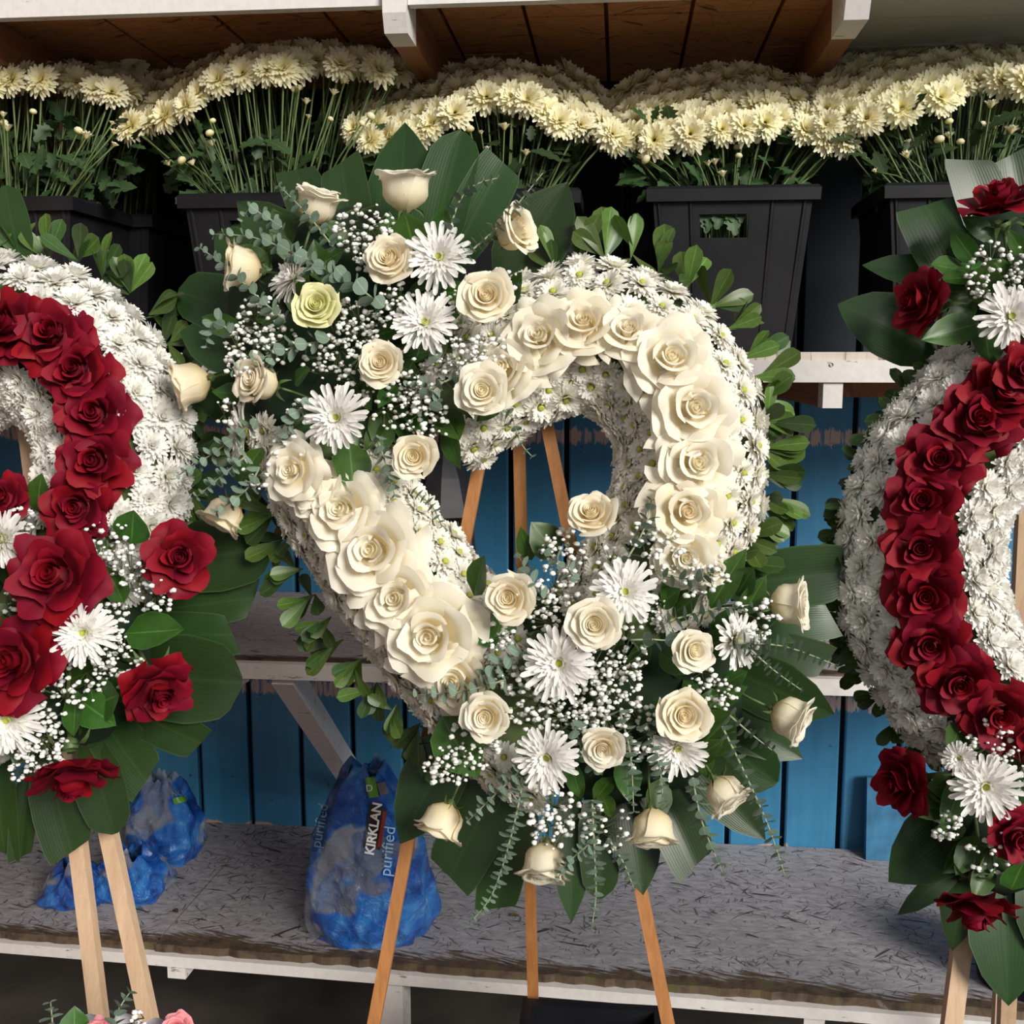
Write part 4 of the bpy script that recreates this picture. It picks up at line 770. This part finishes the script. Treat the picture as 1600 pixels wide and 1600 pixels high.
# ================================================================== things on the shelves
# dark lantern on the middle shelf
def lantern():
    p = at(697, 905, 2.40); p.z = ZM; k = pxm(p); m_ = plain('lantern_grey', (.035, .037, .046), .5, .2, 40); gl = plain('lantern_dark', (.008, .008, .01), .3)
    e = empty('garden_lantern', p, 'dark grey plastic lantern with barred windows, seen through the cream wreath', 'lantern')
    R = 46*k; H = 200*k
    new('core', MB().lathe([(R*.8, .012), (R*.86, H*.6), (R*.5, H*1.2)], 8).mesh('core', gl, False), e, local=Matrix.Identity(4))
    new('base', MB().lathe([(.001, 0), (R*1.05, 0), (R*1.05, .012), (R*.85, .018)], 8).mesh('base', m_, False), e, local=Matrix.Identity(4))
    for j in range(8):
        a0, a1 = 2*PI*j/8, 2*PI*(j+1)/8
        A, B = Vector((math.cos(a0), math.sin(a0), 0))*R, Vector((math.cos(a1), math.sin(a1), 0))*R; fr = MB()
        def bar(f0, z0, f1, z1, rr=.0028): fr.tube([A.lerp(B, f0)+Vector((0, 0, z0)), A.lerp(B, f1)+Vector((0, 0, z1))], rr, 4)
        for f in (0, .33, .66): bar(f, .012, f, H*.55, .005 if f == 0 else .0028)
        for z in (.02, H*.14, H*.27, H*.40, H*.55): bar(0, z, 1, z, .0045 if z > H*.5 else .0028)
        bar(0, H*.55, .5, H*.82); bar(1, H*.55, .5, H*.82)
        new('window_frame', fr.mesh('window_frame', m_, False), e, local=Matrix.Identity(4))
    new('roof', MB().lathe([(R*1.0, H*.84), (R*1.12, H*.86), (R*.75, H*1.15), (R*.22, H*1.42), (R*.2, H*1.5), (.001, H*1.52)], 8).mesh('roof', m_, False), e, local=Matrix.Identity(4))
lantern()
p = at(765, 935, 2.32); p.z = ZM; k = pxm(p)
e = empty('clay_pot', p, 'red-brown clay pot on the middle shelf behind the easel legs', 'pot'); mt = plain('clay', (.16, .055, .035), .7, .25, 20)
new('body', MB().lathe([(.001, 0), (34*k, 0), (46*k, 60*k), (48*k, 78*k), (40*k, 79*k), (36*k, 50*k), (.001, 45*k)], 24).mesh('body', mt), e, local=Matrix.Identity(4))
new('rim', MB().lathe([(47*k, 64*k), (52*k, 65*k), (52*k, 80*k), (40*k, 81*k)], 24).mesh('rim', mt), e, local=Matrix.Identity(4))

# plastic-wrapped packs of water
def wrap_mat(name, clear):
    m, t, ns, ln, p = nt(name); v = coords(t); n1 = noise(t, 9, 4, .6, v, 1.2); n2 = noise(t, 22, 5, .65, v, 2.0)
    c = ramp(t, n1, [(.34, (.004, .028, .17)), (.47, (.012, .10, .42)), (.60, (.035, .20, .55)), (.72, (.30, .46, .70))])  # dark folds and pale glints of the creased film painted into its colour
    ln.new(c, p.inputs['Base Color']); p.inputs['Roughness'].default_value = .09; p.inputs['IOR'].default_value = 1.35; p.inputs['Specular IOR Level'].default_value = .6
    p.inputs['Transmission Weight'].default_value = .12
    gl = N(t, 'ShaderNodeBsdfPrincipled'); gl.inputs['Base Color'].default_value = (.42, .47, .58, 1); gl.inputs['Roughness'].default_value = .12; gl.inputs['Alpha'].default_value = .30
    mx = N(t, 'ShaderNodeMixShader'); ln.new(ramp(t, noise(t, 6.5, 2, .5, coords(t)), [(clear, 1.0), (clear+.03, 0.0)]), mx.inputs[0]); ln.new(p.outputs[0], mx.inputs[1]); ln.new(gl.outputs[0], mx.inputs[2])
    ln.new(mx.outputs[0], ns['Material Output'].inputs[0]); b = N(t, 'ShaderNodeBump'); b.inputs['Strength'].default_value = .7; b.inputs['Distance'].default_value = .034; vo = N(t, 'ShaderNodeTexVoronoi'); vo.inputs['Scale'].default_value = 26; wv = N(t, 'ShaderNodeVectorMath', operation='MULTIPLY_ADD'); nn_ = N(t, 'ShaderNodeTexNoise'); nn_.inputs['Scale'].default_value = 8; ln.new(v, nn_.inputs['Vector']); ln.new(nn_.outputs['Color'], wv.inputs[0]); wv.inputs[1].default_value = (.12, .12, .12); ln.new(v, wv.inputs[2]); ln.new(wv.outputs[0], vo.inputs['Vector']); ln.new(mix(t, .45, vo.outputs['Distance'], n2), b.inputs['Height']); ln.new(b.outputs[0], p.inputs['Normal']); ln.new(b.outputs[0], gl.inputs['Normal']); return m
WRAPS = {}; WRAP = wrap_mat('blue_wrap', .43)
def pack(p, prof, label, squash=.8, seed=1, tilt=None):
    """crumpled shrink-wrap: (height, half width) profile, folded and dented"""
    g = np.random.default_rng(seed); e = empty('water_pack', p, label, 'plastic pack', 'blue plastic water packs')
    n, m = 34, 64; P = []; ph = g.uniform(0, 6.28, 12); zz = [a[0] for a in prof]; ww = [a[1] for a in prof]; xo = [a[2] if len(a) > 2 else 0 for a in prof]
    for i in range(n):
        z = zz[-1]*i/(n-1); w = np.interp(z, zz, ww); u = z/zz[-1]; row = []
        for j in range(m+1):
            a = 2*PI*j/m; c_, s_ = math.cos(a), math.sin(a); sq = (abs(c_)**3+abs(s_)**3)**(-1/3)
            f = 1+.05*math.sin(3*a+ph[0]+4*u)+.04*math.sin(7*a+ph[1]-5*u)+(.05+.08*u)*math.sin(5*a+ph[2]+9*u)*u+.03*math.sin(11*a+ph[3]+14*u)+.02*math.sin(17*a-20*u+ph[4])
            row.append((np.interp(z, zz, xo)+c_*sq*w*f, s_*sq*w*squash*f, z+.012*u*math.sin(4*a+ph[5])+.008*math.sin(9*a+ph[6])*u))
        P.append(row)
    mb = MB().grid(np.array(P)[:, ::-1]); b0 = (n-1)*(m+1); tip = len(mb.v); top_ = np.mean(np.array(P[-1]), 0); mb.add([tuple(top_+np.array((0, 0, -.01)))], []); mb.f += [(b0+j+1, b0+j, tip) for j in range(m)]; mb.m += [0]*m
    WRAPS[e.name] = new('wrap', mb.mesh('wrap', WRAP), e, local=Matrix.Identity(4)); return e
pc = at(578, 1385, 2.20); pc.z = ZL+.001; k = pxm(pc)
W1 = pack(pc, [(0, 88*k), (25*k, 98*k), (80*k, 92*k), (150*k, 82*k), (205*k, 58*k), (235*k, 46*k), (262*k, 26*k)], 'largest crumpled blue water pack, standing before the white brace', .72, 3)
# sealed bottles at its foot
bm_ = plain('bottle_plastic', (.30, .42, .62), .12, .1, 20, spec=.6)
tp = MB(); 
# labels printed on the wrap
from mathutils.bvhtree import BVHTree
def press(me, Mw, wrap_o, lift):
    """lay a printed piece on the surface of the wrap it is printed on"""
    wm = WM[wrap_o.name]; bv = BVHTree.FromPolygons([wm @ v.co for v in wrap_o.data.vertices], [tuple(p.vertices) for p in wrap_o.data.polygons])
    for v in me.vertices:
        q = Mw @ v.co; dr = (q-CAM).normalized(); h = bv.ray_cast(q-dr*.3, dr)
        if h[0] is not None: v.co = Mw.inverted() @ (h[0]-dr*(lift-.6*v.co.z))
def plate(par, px, py, wpx, hpx, rot, mat, name, Y, lift=.007, lab=None):
    p = at(px, py, Y); k = pxm(p); Rm = Matrix.Translation(p) @ Matrix.Rotation(math.radians(86), 4, 'X') @ Matrix.Rotation(rot, 4, 'Z'); w, h = wpx*k/2, hpx*k/2
    me = MB().grid([[(x*w, y*h, 0) for x in np.linspace(-1, 1, 9)] for y in np.linspace(-1, 1, 21)]).mesh(name, mat); press(me, Rm, WRAPS[par.name], lift); return new(name, me, par, world=Rm, label=lab)
def words(par, body, px, py, hpx, rot, mat, Y, name='lettering', bold=0.0, lift=.011):
    p = at(px, py, Y); k = pxm(p); cu = bpy.data.curves.new(name, 'FONT'); cu.body = body; cu.size = hpx*k*1.38; cu.align_x = 'CENTER'; cu.align_y = 'CENTER'; cu.offset = bold*k
    t_ = bpy.data.objects.new('letters', cu); COL.objects.link(t_); bpy.context.view_layer.update(); me = bpy.data.meshes.new_from_object(t_.evaluated_get(bpy.context.evaluated_depsgraph_get())); bpy.data.objects.remove(t_)
    me.name = name; me.materials.clear(); me.materials.append(mat); Rm = Matrix.Translation(p) @ Matrix.Rotation(math.radians(86), 4, 'X') @ Matrix.Rotation(rot, 4, 'Z'); press(me, Rm, WRAPS[par.name], lift); return new(name, me, par, world=Rm)
YP = 2.20-88*pxm(at(578, 1385, 2.20))*.72-.012
INK = plain('ink_black', (.012, .010, .012), .3); INKW = plain('ink_white', (.75, .75, .75), .4); INKR = plain('ink_red', (.22, .02, .015), .35); INKG = plain('ink_green', (.09, .26, .03), .35); INKB = plain('ink_pale_blue', (.30, .52, .80), .35)
BOXW = plain('clear_print', (.34, .40, .50), .15)
plate(W1, 586, 1293, 27, 68, -.16, INK, 'printed_label', YP+.005, lab='black label with white capitals'); plate(W1, 597, 1296, 6, 58, -.16, INKR, 'red_stripe', YP, .009)
words(W1, 'KIRKLAN', 584, 1295, 15, PI/2-.16, INKW, YP-.004, bold=.6)
words(W1, 'purified', 606, 1330, 19, PI/2-.10, INKB, YP-.006)
words(W1, 'purified', 500, 1290, 17, PI/2-.18, INKB, YP+.018)
plate(W1, 581, 1230, 16, 33, .2, INKG, 'green_badge', YP+.026, lab='green badge with a white letter'); words(W1, 'D', 577, 1232, 11, .1, INKW, YP+.018)
plate(W1, 598, 1232, 14, 20, .3, plain('print_grey', (.12, .11, .13), .3), 'picture_print', YP+.028)
pc = at(205, 1322, 2.30); pc.z = ZL+.001; k = pxm(pc)
pack(pc, [(0, 50*k), (14*k, 58*k), (45*k, 50*k), (70*k, 22*k)], 'flattened blue water pack lying behind the pale easel leg', .9, 5)
pc = at(258, 1290, 2.50); pc.z = ZL+.001; k = pxm(pc)
W2 = pack(pc, [(0, 52*k), (20*k, 58*k), (70*k, 50*k), (110*k, 30*k), (128*k, 14*k)], 'shaded blue water pack in the corner, against the darkest planks', .8, 9)
plate(W2, 281, 1250, 22, 10, .3, INKG, 'green_badge', 2.50-58*k*.8-.002); words(W2, 'NO', 277, 1240, 9, .2, plain('ink_dull', (.16, .19, .20), .4), 2.50-58*k*.8-.006)
pc = at(118, 1345, 2.26); pc.z = ZL+.001; k = pxm(pc); pack(pc, [(0, 44*k), (10*k, 52*k), (40*k, 36*k), (55*k, 16*k)], 'blue water pack mostly hidden behind the broad leaves', .9, 12)

# blue board leaning on the wall
p0 = atz(1352, 1340, ZL); p0 = at(1352, 1340, YW-.055); w_ = at(1432, 1340, YW-.055).x-p0.x
mb = MB(); mb.box((0, 0, 0), (w_, .022, .205)); e = new('offcut_board', mb.mesh('offcut_board', plain('blue_board', (.035, .16, .30), .5, .4, 14, bmp=.3), False), world=Matrix.Translation((p0.x, YW-.062, ZL+.001)) @ Matrix.Rotation(-.12, 4, 'X'), label='short scuffed blue board leaning at the foot of the brightest planks', cat='board')
# dark bucket behind the pale easel
p = at(1600, 1440, 2.12); p.z = ZL+.001; k = pxm(p); e = empty('round_pail', p, 'dark round pail standing behind the pale easel leg', 'pail'); nv = plain('navy_plastic', (.012, .016, .035), .4)
new('body', MB().lathe([(.001, 0), (62*k, 0), (80*k, 96*k), (76*k, 96*k), (58*k, 6*k), (.001, 6*k)], 28).mesh('body', nv), e, local=Matrix.Identity(4)); new('rim', MB().lathe([(79*k, 90*k), (84*k, 90*k), (84*k, 98*k), (75*k, 98*k)], 28).mesh('rim', nv), e, local=Matrix.Identity(4))
# dry fallen leaves
dm = plain('dry_leaf', (.10, .055, .03), .7, .3, 30); DL = leaf_shape('dry_leaf', dm, .3, ([0, .2, .5, .8, 1], [.1, .7, 1, .6, 0]), 7, 5, .5, .3)
for x, y, s, r, lb in ((797, 1432, 20, .5, 'curled dry brown leaf on the bench beside the middle easel leg'), (928, 1437, 16, 1.4, 'small dry leaf on the bench under the hanging eucalyptus'), (278, 1426, 22, 2.6, 'brown dry leaf on the bench next to the thin pale easel leg')):
    p = atz(x, y, ZL+.004); new('dry_leaf', DL, world=leafM(p, (math.cos(r), math.sin(r), .02), (0, 0, 1), s*pxm(p)), label=lb, cat='leaf', group='dry leaves on the bench')
# black crate in front
p = at(925, 1590, 1.60); k = pxm(p); e = empty('plastic_crate', Vector((p.x, 1.50, 0)), 'black plastic crate standing between the brown easel legs', 'crate'); zt = at(930, 1577, 1.64).z; w_ = 105*k
new('body', MB().box((-w_, -.10, .0), (w_, -.094, zt)).box((-w_, .14, 0), (w_, .146, zt)).box((-w_, -.094, 0), (-w_+.006, .14, zt)).box((w_-.006, -.094, 0), (w_, .14, zt)).box((-w_+.006, -.094, 0), (w_-.006, .14, .006)).mesh('body', M['black'], False), e, local=Matrix.Identity(4))
rm = MB()
rm.box((-w_-.008, -.108, zt-.02), (w_+.008, -.09, zt+.004)).box((-w_-.008, .136, zt-.02), (w_+.008, .154, zt+.004)).box((-w_-.008, -.09, zt-.02), (-w_+.008, .136, zt+.004)).box((w_-.008, -.09, zt-.02), (w_+.008, .136, zt+.004)); new('rim', rm.mesh('rim', M['black'], False), e, local=Matrix.Identity(4))

# wrapped bouquet whose top shows at the lower edge
Q = Wr('wrapped_bouquet', 180, 1600, 1.04, math.radians(40), 0, (180, 1760), 'pink flower bouquet in white paper, only its top in view'); Q.e['category'] = 'bouquet'; del Q.e['group']
pap = plain('white_paper', (.72, .72, .76), .6)
for x, y, s in ((150, 1589, 50), (205, 1589, 52), (252, 1594, 48), (60, 1610, 42), (105, 1606, 30)):
    c = Q.W(x, y+10, -.03+.006*(s % 5)); kk = pxm(c)*s/2; rows = [[tuple(c+Vector((r*kk*math.cos(a), -.01*r*r, r*kk*math.sin(a)*1.0-(0 if a > 0 else 0)))) for a in np.linspace(0, PI, 13)] for r in (.05, .4, .75, 1.0)]
    new('paper_sheet', MB().grid(rows).mesh('paper_sheet', pap), Q.e)
ct = Q.W(175, 1622, -.02)+Vector((0, 0, -.035)); ft = Vector((ct.x, ct.y-.03, 0)); cone = []
for f in np.linspace(0, 1, 9):                  # the paper cone stands on the floor below the frame
    c_ = ct.lerp(ft, f); r_ = .078*(1-f)+.040*f
    cone.append([tuple(c_+Vector((r_*math.cos(a)*(1+.05*math.sin(6*a)), r_*.62*math.sin(a), 0))) for a in np.linspace(0, 2*PI, 33)])
new('paper_cone', MB().grid(cone).mesh('paper_cone', pap), Q.e)
KIT['pink', 'full'] = rose_kit('pink_full', M['pink'], 'full'); KIT['pink', 'open'] = rose_kit('pink_open', M['pink'], 'open')
for x, y, s in ((152, 1617, 50), (275, 1612, 56), (215, 1635, 50), (240, 1618, 30), (100, 1645, 50)): rose(Q.e, Q.W(x, y, .02), Q.D(0, .3), s, 'pink', 'full')
euc(Q, [(82, 1640), (82, 1600), (79, 1566)], 15, .2, .03, .03); euc(Q, [(178, 1630), (182, 1585), (202, 1552)], 16, .9, .03, .03)
salal(Q, 116, 1630, 116, 1574, .03, 1.5); gyp(Q, 214, 1592, 14, 8, .03)
